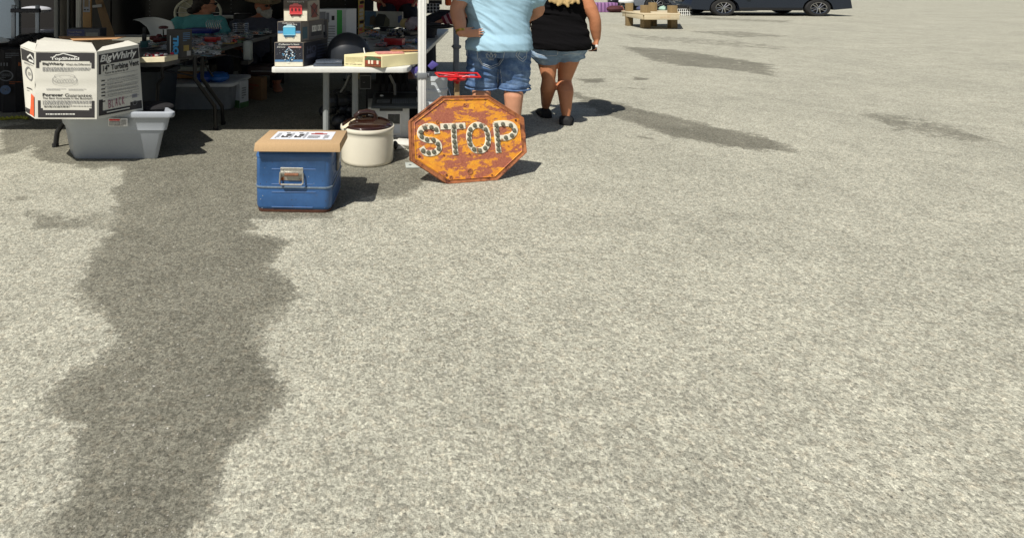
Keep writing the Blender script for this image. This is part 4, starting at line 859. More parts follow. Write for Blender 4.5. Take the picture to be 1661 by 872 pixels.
# white table jumble (read from the photograph: px, py of each)
spots = [(605,55,'loose','orange'),(601,58,'card','orange'),(618,62,'card','silver'),(632,58,'card','brown'),(640,63,'loose','dark blue'),(650,66,'loose','black'),(628,70,'card','red'),(640,78,'box','red'),(624,74,'card','dark blue'),(655,78,'card','teal'),(668,62,'box','black'),(672,60,'box','white'),(665,55,'loose','red'),(660,52,'card','yellow'),(648,48,'card','green'),(636,50,'loose','green'),(622,48,'card','brown'),(612,48,'loose','silver'),(645,42,'card','blue'),(655,40,'card','silver'),(630,42,'card','pink'),(618,42,'loose','red'),(608,44,'card','dark blue'),(600,46,'card','white'),(596,50,'card','green'),(668,45,'card','teal'),(676,50,'loose','brown'),(674,40,'card','blue'),(662,36,'card','white'),(694,50,'loose','white'),(700,47,'loose','black'),(650,56,'loose','silver'),(630,54,'card','black'),(662,70,'card','silver'),(646,73,'card','blue'),(672,72,'card','blue'),(612,68,'card','black'),(604,64,'card','blue'),(620,80,'card','red'),(636,86,'card','orange'),(660,86,'card','brown'),(608,38,'card','brown'),(590,44,'card','silver'),(586,48,'loose','white'),(640,36,'card','red'),(652,34,'loose','yellow'),(672,33,'card','green'),(684,40,'card','red')]
for px, py, k, c in spots:
    d = F*(H-TZ)/(py-HY)*.99; toy(px, d, TZ+.001+cr_.uniform(0, .035), k, c, 'white', 'toy cars on the white table', .10)
# left dark table
spots = [(345,84,'card','brown'),(322,88,'card','white'),(330,82,'card','white'),(314,84,'card','yellow'),(336,76,'card','pink'),(345,72,'box','red'),(362,68,'card','silver'),(372,64,'card','red'),(380,66,'card','orange'),(392,62,'card','green'),(398,58,'card','white'),(350,62,'card','teal'),(360,60,'card','blue'),(372,58,'card','silver'),(382,55,'card','dark blue'),(340,60,'card','dark blue'),(330,64,'card','red'),(318,62,'card','brown'),(312,70,'card','blue'),(325,72,'card','silver'),(335,66,'loose','blue'),(355,74,'loose','silver'),(366,73,'card','brown'),(377,71,'loose','red'),(388,69,'loose','green'),(400,63,'card','dark blue'),(410,58,'card','orange'),(420,56,'card','teal'),(405,54,'card','silver'),(415,53,'card','brown'),(395,52,'card','blue'),(385,50,'card','green'),(372,52,'card','pink'),(362,53,'card','white'),(350,54,'card','blue'),(340,54,'loose','red'),(328,56,'card','black'),(318,55,'card','blue'),(310,78,'card','black'),(256,72,'card','dark blue'),(246,76,'card','green'),(262,70,'card','silver'),(236,70,'card','teal'),(240,80,'card','black'),(252,66,'loose','red'),(262,80,'card','silver'),(344,90,'card','silver'),(428,54,'card','green'),(434,55,'card','silver'),(310,60,'card','teal'),(356,66,'card','white'),(344,67,'loose','dark blue'),(322,78,'card','orange')]
for px, py, k, c in spots:
    d = F*(H-TZ)/(py-HY)*.98; toy(px, d, TZ+.001+cr_.uniform(0, .03), k, c, 'dark', 'toy cars on the dark table', .08)
# cream tray with wrapped sweets at the front of the dark table
t, ff, fr, fp = carton('shallow_box', 'cream shallow box of red and white wrapped pieces on the dark table corner', 'box', V(224, 102, 3.82), V(267, 101, 3.80), .13, .034, M('box_pale_cream', (226, 216, 184), rough=.6), skew=Vector((.03, 0, 0)))
mb = MB(); wr = [M('wrap_red', (190, 40, 60), rough=.3), M('wrap_white', (226, 220, 220), rough=.25), M('wrap_clear', (200, 206, 212), rough=.15)]
for k in range(34):
    q = fp(cr_.uniform(.06, .94), cr_.uniform(.1, .9)); mb.ell(q+Vector((0, 0, cr_.uniform(0, .014))), (cr_.uniform(.008, .018), .012, .009), wr[k % 3 if k % 5 else 0], 8)
o = mb.thing('wrapped_pieces', 'heap of red and white wrapped pieces in the cream shallow box', 'sweets'); o['kind'] = 'stuff'
# dark box with blue letters, standing
d_ = 4.05
a, b_ = V(270, 94, d_), V(294, 96, d_-.03); a.z = TZ+.001; b_.z = TZ+.001
t, ff, fr, fp = carton('standing_box', 'dark grey standing box with bright blue letters running down its face', 'box', a, b_, .045, zat(48, d_)-TZ, M('box_charcoal', (62, 60, 56), rough=.6, var=.1), skew=Vector((.05, 0, 0)))
mb = MB(); cy = M('letter_cyan', (84, 176, 232), rough=.5)
class Rot:   # face turned a quarter so that lettering runs downwards
    def __init__(s, f): s.f = f
    def __call__(s, u, v, l=0): return s.f(v, 1-u, l)
    rect = Face.rect; line = Face.line; text = Face.text
    def poly(s, mb, pts, m, l=0): mb.faces([s(u, v, l) for u, v in pts], [tuple(range(len(pts)))], m)
rf = Rot(ff); rf.text(mb, 'TRQ', .22, .40, .88, .84, cy, 1, .07); rf.rect(mb, .22, .25, .86, .31, inkw, 1); mb.build('blue_letters', t, smooth=0)
mb = MB(); fr.scrib(mb, .15, .6, .8, .92, 5, skyb, 1, .5, 3); fr.rect(mb, .2, .25, .7, .45, M('side_gold', (150, 130, 70)), 1); fr.rect(mb, .5, .08, .85, .25, M('side_silver', (170, 170, 168)), 1); mb.build('side_print', t, smooth=0)
# blue bin, white rack, blue and grey boxes at the back
bbl = M('bin_blue', (24, 44, 128), rough=.35)
a, b_ = V(302, 55, 5.2), V(343, 55, 5.2); mb = MB(); up = Vector((0, 0, .045)); bk2 = Vector((.03, .16, 0)); q = [a, b_, b_+bk2, a+bk2]; mb.hexa(q+[p+up+(p-(a+b_)/2)*.08 for p in q], bbl, .004); mb.thing('blue_bin', 'shallow blue plastic bin in front of the seated woman', 'bin')
mb = MB(); a = V(378, 52, 5.3)
for k in range(5): mb.tube([a+Vector((0, 0, .018*k)), a+Vector((.10, 0, .018*k)), a+Vector((.12, .08, .018*k)), a+Vector((.02, .08, .018*k))], .0035, chrome, 6, close=True)
for p in ((0, 0), (.1, 0), (.12, .08), (.02, .08)): mb.tube([a+Vector((*p, 0)), a+Vector((*p, .075))], .0035, chrome, 6)
mb.thing('wire_rack', 'small bright wire rack on the dark table before the seated man', 'rack')
mb = MB(); a = V(337, 47, 5.15)
for k in range(7): mb.tube([a+Vector((.02*k, 0, 0)), a+Vector((.02*k-.02, .01, .05)), a+Vector((.02*k, .02, .075))], .0035, chrome, 6)
mb.thing('wire_stand', 'little silver wire stand in front of the teal shirt', 'stand')
t, ff, fr, fp = carton('blue_grey_box', 'long blue and grey printed box behind the white carton', 'box', V(108, 62, 4.7), V(162, 62, 4.7), .12, .075, M('box_slate', (60, 66, 78), rough=.6))
mb = MB(); ff.rect(mb, .02, .1, .54, .9, M('panel_navy', (34, 44, 92))); ff.text(mb, 'Tower Puzzle', .06, .55, .46, .75, inkg, 1, .01); ff.text(mb, 'Super Lite', .06, .22, .40, .42, inkg, 1, .01); ff.rect(mb, .58, .15, .95, .6, M('panel_grey', (104, 106, 106)), 1); mb.build('front_print', t, smooth=0)
mb = MB(); mb.lathe(V(265, 46, 4.5), [(.03, -.004), (.036, .0), (.036, .012), (.02, .018)], M('tin_maroon', (84, 20, 28), rough=.4), 18); mb.tube([V(265, 48, 4.5), V(265, 60, 4.5)], .006, black, 8); mb.lathe(V(265, 62, 4.5), [(.03, 0), (.03, .008)], black, 14); mb.thing('knob_stand', 'small maroon knob on black stand before the white chair', 'stand')
mb = MB(); q = V(234, 72, 4.3); mb.box(q, (.05, .04, .05), M('block_teal', (34, 84, 84), rough=.5), bevel=.006); mb.box(q+Vector((0, 0, .05)), (.03, .03, .06), black, bevel=.008); mb.box(q+Vector((0, 0, .10)), (.022, .022, .05), black, bevel=.006); mb.thing('pump_bottle', 'dark bottle with teal base between white carton and white chair', 'bottle')
mb = MB(); 
for k in range(5): mb.ell(V(248+5*k, 62+(k % 2)*2, 4.55), (.028, .03, .02+.008*(k % 3)), M('figure_maroon', (92, 26, 28), rough=.5), 10)
mb.thing('maroon_figures', 'cluster of dark red figurines beneath the white chair back', 'figurine')
# picture card display at the back of the white table
t, ff, fr, fp = carton('display_card', 'wide glossy display card with blue pictures at the far end of the white table', 'display', V(592, 43, 5.9), V(653, 45, 5.8), .03, zat(18, 5.9)-zat(43, 5.9), M('card_sheet', (150, 152, 148), rough=.3))
mb = MB(); ff.rect(mb, .0, .02, .3, .98, M('pic_blue', (60, 92, 120), var=.3, scale=20)); ff.poly(mb, [(.12,.1),(.28,.1),(.3,.5),(.24,.75),(.14,.6)], M('pic_umber', (74, 60, 40)), 1); ff.poly(mb, [(.22,.02),(.62,.02),(.66,.4),(.55,.8),(.36,.85),(.26,.5)], M('pic_dark', (26, 32, 32)), 1); ff.poly(mb, [(.5,.05),(.66,.05),(.66,.5),(.56,.7)], M('pic_olive', (90, 88, 70)), 2); ff.poly(mb, [(.88,.3),(.98,.3),(.98,.8),(.88,.7)], M('pic_violet', (76, 92, 140), var=.4, scale=80), 1); mb.build('picture_print', t, smooth=0)
mb = MB(); mb.ell(V(657, 38, 5.6), (.05, .05, .05), M('cream_bundle', (200, 180, 130), rough=.7), 12); mb.thing('cream_bundle', 'cream round bundle beside the display card', 'bundle')
t_ = MB(); t_.ell(V(672, 40, 5.5), (.09, .06, .075), M('print_bag', (170, 160, 168), rough=.6, var=.5, scale=18, col2=s2l((120, 40, 50)), thr=.52, sharp=.04), 16); t_.thing('patterned_bag', 'red and white patterned bag left of the white canopy leg', 'bag')
mb = MB(); mb.ell(V(712, 43, 5.3), (.14, .08, .022), black, 18); mb.ell(V(704, 40, 5.35), (.07, .06, .02), M('bag_charcoal', (60, 62, 66), rough=.5), 14); mb.tube([V(722, 44, 5.4), V(731, 34, 5.45), V(728, 22, 5.5), V(723, 32, 5.5)], .02, black, 10); mb.thing('black_handbag', 'flat black bag lying at the far right corner of the white table', 'bag')
# stacked thin books behind helmet
for k, (lab, dx) in enumerate((('bottom of three thin books behind the helmet', 0), ('middle of three thin books behind the helmet', .01), ('top of three thin books behind the helmet', -.01))):
    mb = MB(); mb.box((xat(584, 4.9)+dx, 4.9, TZ+.008+.015*k), (.12, .12, .013), [M('book_grey', (120, 130, 134)), M('book_white', (200, 204, 204)), M('book_slate', (70, 84, 90))][k], bevel=.001); mb.thing('thin_book', lab, 'book', 'thin books behind the helmet')
# bright banner strip
t, ff, fr, fp = carton('printed_banner', 'narrow bright yellow and red printed banner standing behind the white table', 'banner', (xat(581, 6.3), 6.3, 0), (xat(591, 6.3), 6.3, 0), .03, 1.5, M('banner_yellow', (226, 196, 110), rough=.5))
mb = MB(); br_ = random.Random(2)
for k in range(28): v = .2+k*.028; ff.poly(mb, [(br_.uniform(0, .3), v), (br_.uniform(.6, 1), v+.004), (br_.uniform(.6, 1), v+.026), (br_.uniform(0, .3), v+.02)], [M('banner_red', (220, 50, 60)), M('banner_pink', (230, 120, 120)), M('banner_dark', (60, 30, 30)), M('banner_white', (236, 226, 210))][br_.randrange(4)])
mb.build('banner_print', t, smooth=0)

# ================================================================ under the white table
t, ff, fr, fp = carton('cream_crate', 'white carton with a framed dark photo under the white table beside the crock', 'carton', (xat(597, 3.95), 3.95, 0), (xat(664, 3.95), 3.95, 0), .3, .20, M('carton_pale_grey', (206, 208, 206), rough=.7))
mb = MB(); ff.rect(mb, .45, .08, .80, .82, M('frame_white', (224, 224, 220))); ff.rect(mb, .48, .45, .77, .78, M('photo_dark', (70, 72, 70), var=.6, scale=60), 1); ff.rect(mb, .48, .14, .77, .42, M('photo_pale', (214, 220, 228)), 1); ff.text(mb, 'FOR', .48, .04, .6, .075, ink, 1, .03); ff.scrib(mb, .62, .04, .77, .075, 1, inkg, 1); ff.rect(mb, .28, .88, .84, .98, M('slot_grey', (56, 60, 60)), 0); mb.build('framed_photo', t, smooth=0)
pp = MB(); pp.box((xat(648, 3.75), 3.74, .012), (.16, .16, .02), M('paper_bag', (210, 208, 200), rough=.8, bump=.3), rz=.3, bevel=.004); pp.box((xat(655, 3.7), 3.72, .03), (.10, .12, .014), M('paper_bag', (210, 208, 200)), rz=-.3, bevel=.004); pp.thing('paper_bundle', 'crumpled white paper on the ground left of the canopy leg', 'paper')
mb = MB(); mb.ell(Vector((xat(641, 3.66), 3.66, .028)), (.018, .03, .026), black, 14); mb.thing('black_wheel_cap', 'small black round cap on the ground right of the crock', 'cap')
kb = empty('electronic_typewriter', (xat(640, 3.95), 4.05, .20), 'dark grey electronic keyboard machine on the white carton under the table', 'machine')
mb = MB(); a, b_ = Vector((xat(602, 3.9), 3.9, .202)), Vector((xat(684, 3.9), 3.9, .202)); bk3 = Vector((.02, .26, .0))
mb.hexa([a, b_, b_+bk3, a+bk3, a+Vector((0, 0, .018)), b_+Vector((0, 0, .018)), b_+bk3+Vector((0, 0, .065)), a+bk3+Vector((0, 0, .065))], M('machine_grey', (66, 72, 76), rough=.45, var=.1), .004); mb.build('body', kb)
fk = Face(a+Vector((0, 0, .018)), b_+Vector((0, 0, .018)), b_+bk3+Vector((0, 0, .065)), a+bk3+Vector((0, 0, .065)), Vector((0, 0, 9)), lift=.001)
mb = MB(); fk.rect(mb, .05, .55, .97, .9, black); fk.rect(mb, .06, .12, .96, .5, M('machine_black', (30, 34, 38), rough=.4), 0); mb.build('recess', kb, smooth=0)
mb = MB(); km = M('key_grey', (96, 102, 106), rough=.5)
for r_ in range(4):
    for k in range(14): p = fk(.42+k*.037, .16+r_*.085); mb.box(p+Vector((0, 0, .003)), (.009, .011, .006), km)
mb.build('keys', kb)
mb = MB(); fk.rect(mb, .10, .2, .36, .42, M('label_panel', (120, 126, 130)), 1); fk.scrib(mb, .12, .22, .34, .4, 3, ink, 2); mb.build('control_panel', kb, smooth=0)
mb = MB(); mb.ell(fk(.18, .7), (.014, .014, .006), plastic_white, 12); mb.build('round_knob', kb)
mb = MB(); mb.box((xat(640, 4.3), 4.35, .16), (.42, .2, .3), M('case_black', (18, 18, 20), rough=.6), bevel=.01); mb.thing('black_case', 'black upright case behind the keyboard machine under the white table', 'case')
t, ff, fr, fp = carton('framed_panel', 'small black picture box with silver edge hanging high under the white table', 'box', V(583, 145, 4.05), V(602, 145, 4.05), .1, .10, M('case_black', (18, 18, 20)))
mb = MB(); ff.line(mb, [(.04,.04),(.96,.04),(.96,.96),(.04,.96)], .05, inkg, 0, True); ff.scrib(mb, .3, .45, .7, .55, 1, inkg, 0); mb.build('edge_line', t, smooth=0)
mb = MB(); q = random.Random(3)
for k in range(18): mb.ell(Vector((xat(q.uniform(524, 572), 4.15), 4.1+q.uniform(0, .25), q.uniform(.05, .24))), (q.uniform(.04, .08), q.uniform(.04, .08), q.uniform(.03, .06)), M('bag_black', (24, 28, 34), rough=.35, var=.2, bump=.3), 12)
mb.thing('black_duffel', 'lumpy black bags piled between the grey legs of the white table', 'bag')
mb = MB(); mb.tube([V(566, 122, 4.0), V(560, 138, 4.0), V(552, 150, 4.0)], .007, M('strap_grey', (110, 112, 110)), 6); mb.tube([V(571, 122, 4.02), V(560, 145, 4.02), V(556, 150, 4.0)], .006, black, 6); mb.thing('bag_strap', 'grey strap falling beside the right leg of the white table', 'strap')
mb = MB(); drp = []
for k in range(6):
    drp.append([Vector((xat(610+52*i/16, 4.25), 4.25+.012*math.sin(i*1.9+k*.3), TZ-.03-.3*k/5)) for i in range(17)])
mb.faces([v for r_ in drp for v in r_], [(k*17+i, k*17+i+1, (k+1)*17+i+1, (k+1)*17+i) for k in range(5) for i in range(16)], cloth_black); mb.thing('hanging_cloth', 'black pleated cloth hanging under the white table', 'cloth')
mb = MB(); mb.tube([V(632, 122, 4.1), V(640, 138, 4.1), V(641, 160, 4.1)], .01, M('cable_pale', (120, 120, 116)), 8); mb.thing('pale_strap', 'pale strap hanging in front of the black cloth', 'strap')
pv = M('violet_cloth', (78, 70, 140), rough=.6, var=.25, scale=14, bump=.4); mb = MB()
mb.prism([V(662,112,3.75), V(690,106,3.72), V(692,122,3.72), V(676,126,3.74)], (0, .04, 0), pv, .006); mb.prism([V(694,108,3.75), V(702,99,3.75), V(712,105,3.75), V(700,114,3.75)], (0, .03, 0), pv, .004)
mb.thing('violet_bag', 'violet cloth bag hanging from the table corner behind the canopy leg', 'bag')
bu = empty('plastic_bucket', (xat(702, 3.9), 3.9, 0), 'white ribbed plastic bucket behind the canopy leg and octagonal sign', 'bucket')
bwm = M('bucket_white', (196, 202, 206), rough=.4, var=.04); c = Vector((xat(701, 3.95), 3.95, 0)); zt = zat(124, 3.85)
mb = MB(); mb.lathe(c, [(.085, 0), (.088, .01), (.098, zt*.55), (.104, zt*.56), (.104, zt*.62), (.099, zt*.63), (.100, zt*.74), (.106, zt*.75), (.106, zt*.79), (.101, zt*.8), (.103, zt*.92), (.108, zt*.93), (.108, zt), (.100, zt), (.095, .03), (.01, .02)], bwm, 44); mb.build('body', bu)
mb = MB(); mb.tube([c+Vector((.106, -.02, zt*.78)), c+Vector((.13, -.05, zt*.6)), c+Vector((.12, -.08, zt*.45)), c+Vector((.06, -.12, zt*.42))], .003, chrome, 6); mb.build('handle', bu)
mb = MB(); mb.tube([Vector((xat(728+8*math.cos(a_*.9), 4.0), 4.0+.05*math.sin(a_), .12+.03*math.sin(a_*1.7)+.005*a_)) for a_ in [k*.5 for k in range(30)]], .006, M('hose_grey', (110, 116, 120)), 6); mb.box((xat(727, 4.05), 4.05, .06), (.12, .1, .1), black, bevel=.01); mb.thing('coiled_cable', 'grey coiled cable on a dark box behind the bucket', 'cable')

# ================================================================ under the dark table
t, ff, fr, fp = carton('green_white_carton', 'white carton with green lower corner under the dark table', 'carton', V(378, 168, 4.85) if False else Vector((xat(376, 4.9), 4.9, 0)), Vector((xat(389, 4.85), 4.85, 0)), .10, .22, M('carton_offwhite', (206, 208, 210)), skew=Vector((.0, 0, 0)))
mb = MB(); ff.rect(mb, 0, 0, 1, .28, M('carton_green', (70, 110, 60))); fr.rect(mb, 0, 0, 1, .2, M('carton_green', (70, 110, 60))); fr.scrib(mb, .2, .35, .7, .8, 5, inkg, 1); mb.build('green_print', t, smooth=0)
t, ff, fr, fp = carton('brown_carton', 'brown carton with faint red mark at the far end under the dark table', 'carton', Vector((xat(400, 5.25), 5.25, 0)), Vector((xat(424, 5.15), 5.15, 0)), .10, .20, M('carton_brown', (132, 98, 66), rough=.85), skew=Vector((-.02, 0, 0)))
mb = MB(); ff.scrib(mb, .15, .45, .85, .75, 2, M('mark_rust', (150, 70, 40)), 1, .6); mb.build('red_mark', t, smooth=0)
mb = MB(); mb.box((xat(425, 5.3), 5.35, .245), (.24, .2, .08), M('case_dark_red', (44, 22, 22), rough=.5), bevel=.006); mb.box((xat(425, 5.25), 5.248, .245), (.2, .004, .01), inkg); mb.thing('dark_toolbox', 'dark flat case lying on the brown carton under the dark table', 'case')
ct = empty('clear_tote', (xat(310, 4.8), 4.8, 0), 'large clear plastic tote with white lid under the dark table', 'tote')
clr = M('clear_plastic', (168, 172, 176), rough=.25, alpha=.55, var=.1); a, b_ = Vector((xat(262, 4.75), 4.75, 0)), Vector((xat(372, 4.75), 4.75, 0))
mb = MB(); mb.rings([rrect(a, b_, Vector((.05, .4, 0)), z, .04, i) for i, z in [(.03, 0), (.0, .01), (-.02, .2), (-.03, .2)]], clr); mb.build('body', ct)
mb = MB(); mb.rings([rrect(a, b_, Vector((.05, .4, 0)), z, .04, i) for i, z in [(-.02, .201), (-.04, .201), (-.04, .225), (-.02, .23), (.02, .222)]], plastic_white); mb.build('lid', ct)
mb = MB(); mb.rings([rrect(a, b_, Vector((.05, .36, 0)), z, .04, i) for i, z in [(.05, .01), (.04, .09)]], M('cloth_grey', (140, 142, 146), rough=.9, bump=.3)); mb.thing('folded_cloth', 'pale folded cloth filling the clear tote', 'cloth')
for k, (px, lab, c_) in enumerate(((330, 'blue plastic bag with white pattern lying on the clear tote', (40, 80, 170)), (352, 'bright blue plastic bag at the right end of the clear tote', (50, 110, 190)))):
    mb = MB(); mb.ell(Vector((xat(px, 4.8), 4.85, .26)), (.09, .1, .045), M('plastic_bag_blue' if k == 0 else 'plastic_bag_sky', c_, rough=.3, var=.4, scale=12, bump=.5), 14); mb.thing('plastic_bag', lab, 'bag', 'blue bags under the dark table')
mb = MB(); mb.box((xat(285, 4.95), 5.0, .26), (.42, .16, .05), M('board_tan', (150, 110, 70), rough=.8)); mb.box((xat(295, 5.0), 5.05, .30), (.4, .12, .04), M('board_pale', (170, 176, 170), rough=.8)); mb.thing('flat_board', 'tan and pale flat boards lying on the clear tote at left', 'board')
mb = MB(); mb.box((xat(408, 5.15), 5.0, .46), (.07, .09, .17), M('jug_white', (184, 192, 188), rough=.4), bevel=.02); mb.box((xat(402, 5.0), 4.98, .37), (.06, .2, .03), black); mb.thing('white_canister', 'pale square canister under the far edge of the dark table', 'canister')
mb = MB(); mb.box((xat(362, 5.9), 5.9, .30), (.42, .1, .30), M('seat_grey', (104, 104, 100), rough=.7), bevel=.03); mb.thing('grey_cushion', 'grey cushion standing behind the dark table legs', 'cushion')
mb = MB(); mb.box((xat(336, 5.6), 5.6, .42), (.03, .05, .3), white, bevel=.006); mb.thing('white_upright', 'white upright post seen below the dark table', 'post')
# white moulded chair
ch = empty('plastic_chair', (xat(250, 5.3), 5.3, 0), 'white moulded plastic chair back rising behind the dark table', 'chair')
mb = MB(); pts = [];  NN = 14
rows = []
for k, (z, yy) in enumerate(((.78, 5.42), (.775, 5.36), (.74, 5.33), (.66, 5.30), (.58, 5.27), (.52, 5.22))):
    l_, r_ = [(215, 262), (216, 268), (226, 278), (238, 282), (243, 284), (244, 284)][k]
    rows.append([Vector((xat(l_+(r_-l_)*i/NN, yy), yy+.04*math.sin(math.pi*i/NN), zat([30, 28.5, 35, 44, 54, 64][k], yy)-(.02*(1-math.sin(math.pi*i/NN)) if k < 2 else 0))) for i in range(NN+1)])
vv = [v for r_ in rows for v in r_]; n_ = NN+1; m_ = len(vv)
mb.faces(vv+[v+Vector((0, .015, 0)) for v in vv], [(k*n_+j, k*n_+j+1, (k+1)*n_+j+1, (k+1)*n_+j) for k in range(5) for j in range(NN)]+[(m_+k*n_+j, m_+(k+1)*n_+j, m_+(k+1)*n_+j+1, m_+k*n_+j+1) for k in range(5) for j in range(NN)], plastic_white); mb.build('backrest', ch, smooth=60)
mb = MB(); mb.box((xat(262, 5.2), 5.12, .30), (.34, .3, .02), plastic_white, bevel=.008); mb.build('seat', ch)
for dx, dy in ((-.14, -.12), (.14, -.12), (-.14, .14), (.14, .14)):
    mb = MB(); mb.tube([Vector((xat(262, 5.2)+dx, 5.12+dy, .30)), Vector((xat(262, 5.2)+dx*1.2, 5.12+dy*1.2, 0))], .016, plastic_white, 8); mb.build('leg', ch)
# round white rimmed fan behind the seated woman
fn = empty('round_fan', (xat(322, 6.2), 6.2, 0), 'large round white rimmed fan or hoop standing behind the seated woman', 'fan')
fc_ = V(321, 21, 6.25); mb = MB(); mb.tube([fc_+Vector((.245*math.cos(a_), .03*math.sin(a_), .165*1.0*math.sin(a_))) for a_ in [2*math.pi*k/48 for k in range(48)]], .014, M('hoop_cream', (226, 224, 204), rough=.3), 10, close=True); mb.build('rim', fn)
mb = MB(); mb.lathe(fc_+Vector((0, .07, 0)), [(.05, 0), (.05, .03)], plastic_white, 20, axis=(0, -1, 0)); mb.build('hub', fn)
mb = MB(); mb.ell(fc_+Vector((-.11, .06, -.0)), (.12, .02, .14), M('vinyl_pale', (186, 182, 160), rough=.25, var=.4, scale=10), 20); mb.build('panel', fn)
for k in range(14):
    a_ = 2*math.pi*k/14; mb = MB(); mb.tube([fc_+Vector((0, .05, 0)), fc_+Vector((.24*math.cos(a_), .0, .162*math.sin(a_)))], .004, white, 6); mb.build('spoke', fn)
mb = MB(); mb.tube([fc_+Vector((0, .05, -.16)), Vector((fc_.x, fc_.y+.05, 0))], .012, white, 8); mb.build('stand', fn)
# ================================================================ people (modelled at natural proportions in X, Y and a height axis that the picture's squat proportions scale by ZS)
ZS = .70
def loft_into(bm, secs, n=20):
    """secs: list of (centre, u half-axis vector, v half-axis vector)"""
    rs = []
    for c, u, v in secs: rs.append([bm.verts.new(Vector(c)+Vector(u)*math.cos(2*math.pi*j/n)+Vector(v)*math.sin(2*math.pi*j/n)) for j in range(n)])
    for a, b_ in zip(rs, rs[1:]):
        for j in range(n): bm.faces.new([a[j], a[(j+1) % n], b_[(j+1) % n], b_[j]])
    bm.faces.new(rs[0][::-1]); bm.faces.new(rs[-1])
def limb_into(bm, pts, rad, n=14, flat=1.0):
    P = [Vector(p) for p in pts]; secs = []; up = None
    # round the joints by inserting points along a smooth curve
    Q, RR = [], []
    for i in range(len(P)-1):
        p0, p1, p2, p3 = P[max(i-1, 0)], P[i], P[i+1], P[min(i+2, len(P)-1)]
        for j in range(4):
            t = j/4; Q.append(.5*((2*p1)+(p2-p0)*t+(2*p0-5*p1+4*p2-p3)*t*t+(3*p1-p0-3*p2+p3)*t**3)); RR.append(rad[i]*(1-t)+rad[i+1]*t)
    Q.append(P[-1]); RR.append(rad[-1])
    for i, q in enumerate(Q):
        t = (Q[min(i+1, len(Q)-1)]-Q[max(i-1, 0)]).normalized(); ref = up or (Vector((1, 0, 0)) if abs(t.x) < .8 else Vector((0, 1, 0)))
        v = t.cross(ref).normalized(); u = v.cross(t).normalized(); up = u
        secs.append((q, u*RR[i], v*RR[i]*flat))
    c0, u0, v0 = secs[0]; t0 = (Q[0]-Q[1]).normalized(); c1, u1, v1 = secs[-1]; t1 = (Q[-1]-Q[-2]).normalized()
    secs = [(c0+t0*RR[0]*.7, u0*.55, v0*.55)]+secs+[(c1+t1*RR[-1]*.7, u1*.55, v1*.55)]
    loft_into(bm, secs, n)
def ell_into(bm, c, r, rot=None):
    q = bmesh.ops.create_icosphere(bm, subdivisions=3, radius=1)
    for v in q['verts']:
        w = Vector((v.co.x*r[0], v.co.y*r[1], v.co.z*r[2])); v.co = Vector(c)+(rot@w if rot else w)
def fused(bm, name, m, parent, base, voxel=.012, smooth=4, disp=None, label=None):
    """voxel-fuses the pieces into ONE continuous skin, smooths it, adds cloth folds, squashes to the picture's proportions"""
    me = bpy.data.meshes.new('tmp'); bmesh.ops.recalc_face_normals(bm, faces=bm.faces); bm.to_mesh(me); bm.free()
    o = bpy.data.objects.new('tmp', me); C.objects.link(o)
    a = o.modifiers.new('r', 'REMESH'); a.mode = 'VOXEL'; a.voxel_size = voxel
    c = o.modifiers.new('s', 'SMOOTH'); c.iterations = smooth; c.factor = .5
    bpy.context.view_layer.update(); m2 = bpy.data.meshes.new_from_object(o.evaluated_get(bpy.context.evaluated_depsgraph_get()))
    bpy.data.objects.remove(o); bpy.data.meshes.remove(me)
    if disp:
        nn = [v.normal.copy() for v in m2.vertices]
        for v, nr in zip(m2.vertices, nn): v.co += nr*disp(v.co)
    b0 = off(parent)
    for v in m2.vertices: v.co = Vector((v.co.x, v.co.y, v.co.z*ZS))+base-b0
    m2.name = name; m2.materials.clear(); m2.materials.append(m); m2.polygons.foreach_set('use_smooth', [True]*len(m2.polygons)); m2.update()
    ob = link(bpy.data.objects.new(name, m2), parent)
    if label: ob['label'] = label
    return ob
def folds(amp, sx=14, sz=22, seed=0, slant=.5):
    def f(c):
        p = Vector((c.x*sx*.35, c.y*sx*.35, c.z*sz+c.x*slant*sz)); w = noise.noise(p+Vector((seed, 0, 0)))
        return amp*(1-abs(w)*2.2)*(.4+.6*noise.noise(Vector((c.x*5, c.y*5, c.z*5+seed)))+.3)
    return f
def torso(bm, secs, r, f, grow=0):
    loft_into(bm, [(Vector(c), r*(w+grow), f*(d+grow)) for c, w, d in secs], 28)
def hand_into(bm, wrist, dirv, palmn, side, size=.18, curl=.5):
    """palm + four unequal bent fingers + thumb leaving the side of the palm. side: unit vector towards the thumb"""
    d = dirv.normalized(); s_ = side.normalized(); n_ = palmn.normalized(); L = size
    loft_into(bm, [(wrist-d*.02, s_*.026, n_*.019), (wrist+d*L*.12, s_*.034, n_*.018), (wrist+d*L*.35, s_*.043, n_*.017), (wrist+d*L*.5, s_*.042, n_*.014)], 12)
    for k, (o_, ln, lat) in enumerate(((.030, .42, .10), (.010, .47, .02), (-.011, .43, -.04), (-.031, .34, -.12))):
        p = wrist+d*L*.46+s_*o_; dd = (d+s_*lat).normalized(); pts = [p-d*.02]; c_ = 0; q = p
        for seg in (.42, .33, .27):
            pts.append(q); q = q+(dd*math.cos(c_)+n_*math.sin(c_))*L*ln*seg; c_ += curl
        pts.append(q); limb_into(bm, pts, [.009, .009, .0082, .0075, .0065][:len(pts)], 8)
    p = wrist+d*L*.14+s_*.028
    limb_into(bm, [p-s_*.01, p+(s_*.8+d*.6)*L*.14, p+(s_*.75+d*1.0+n_*.5)*L*.22, p+(s_*.7+d*1.35+n_*1.1)*L*.26], [.013, .0115, .0095, .008], 8)
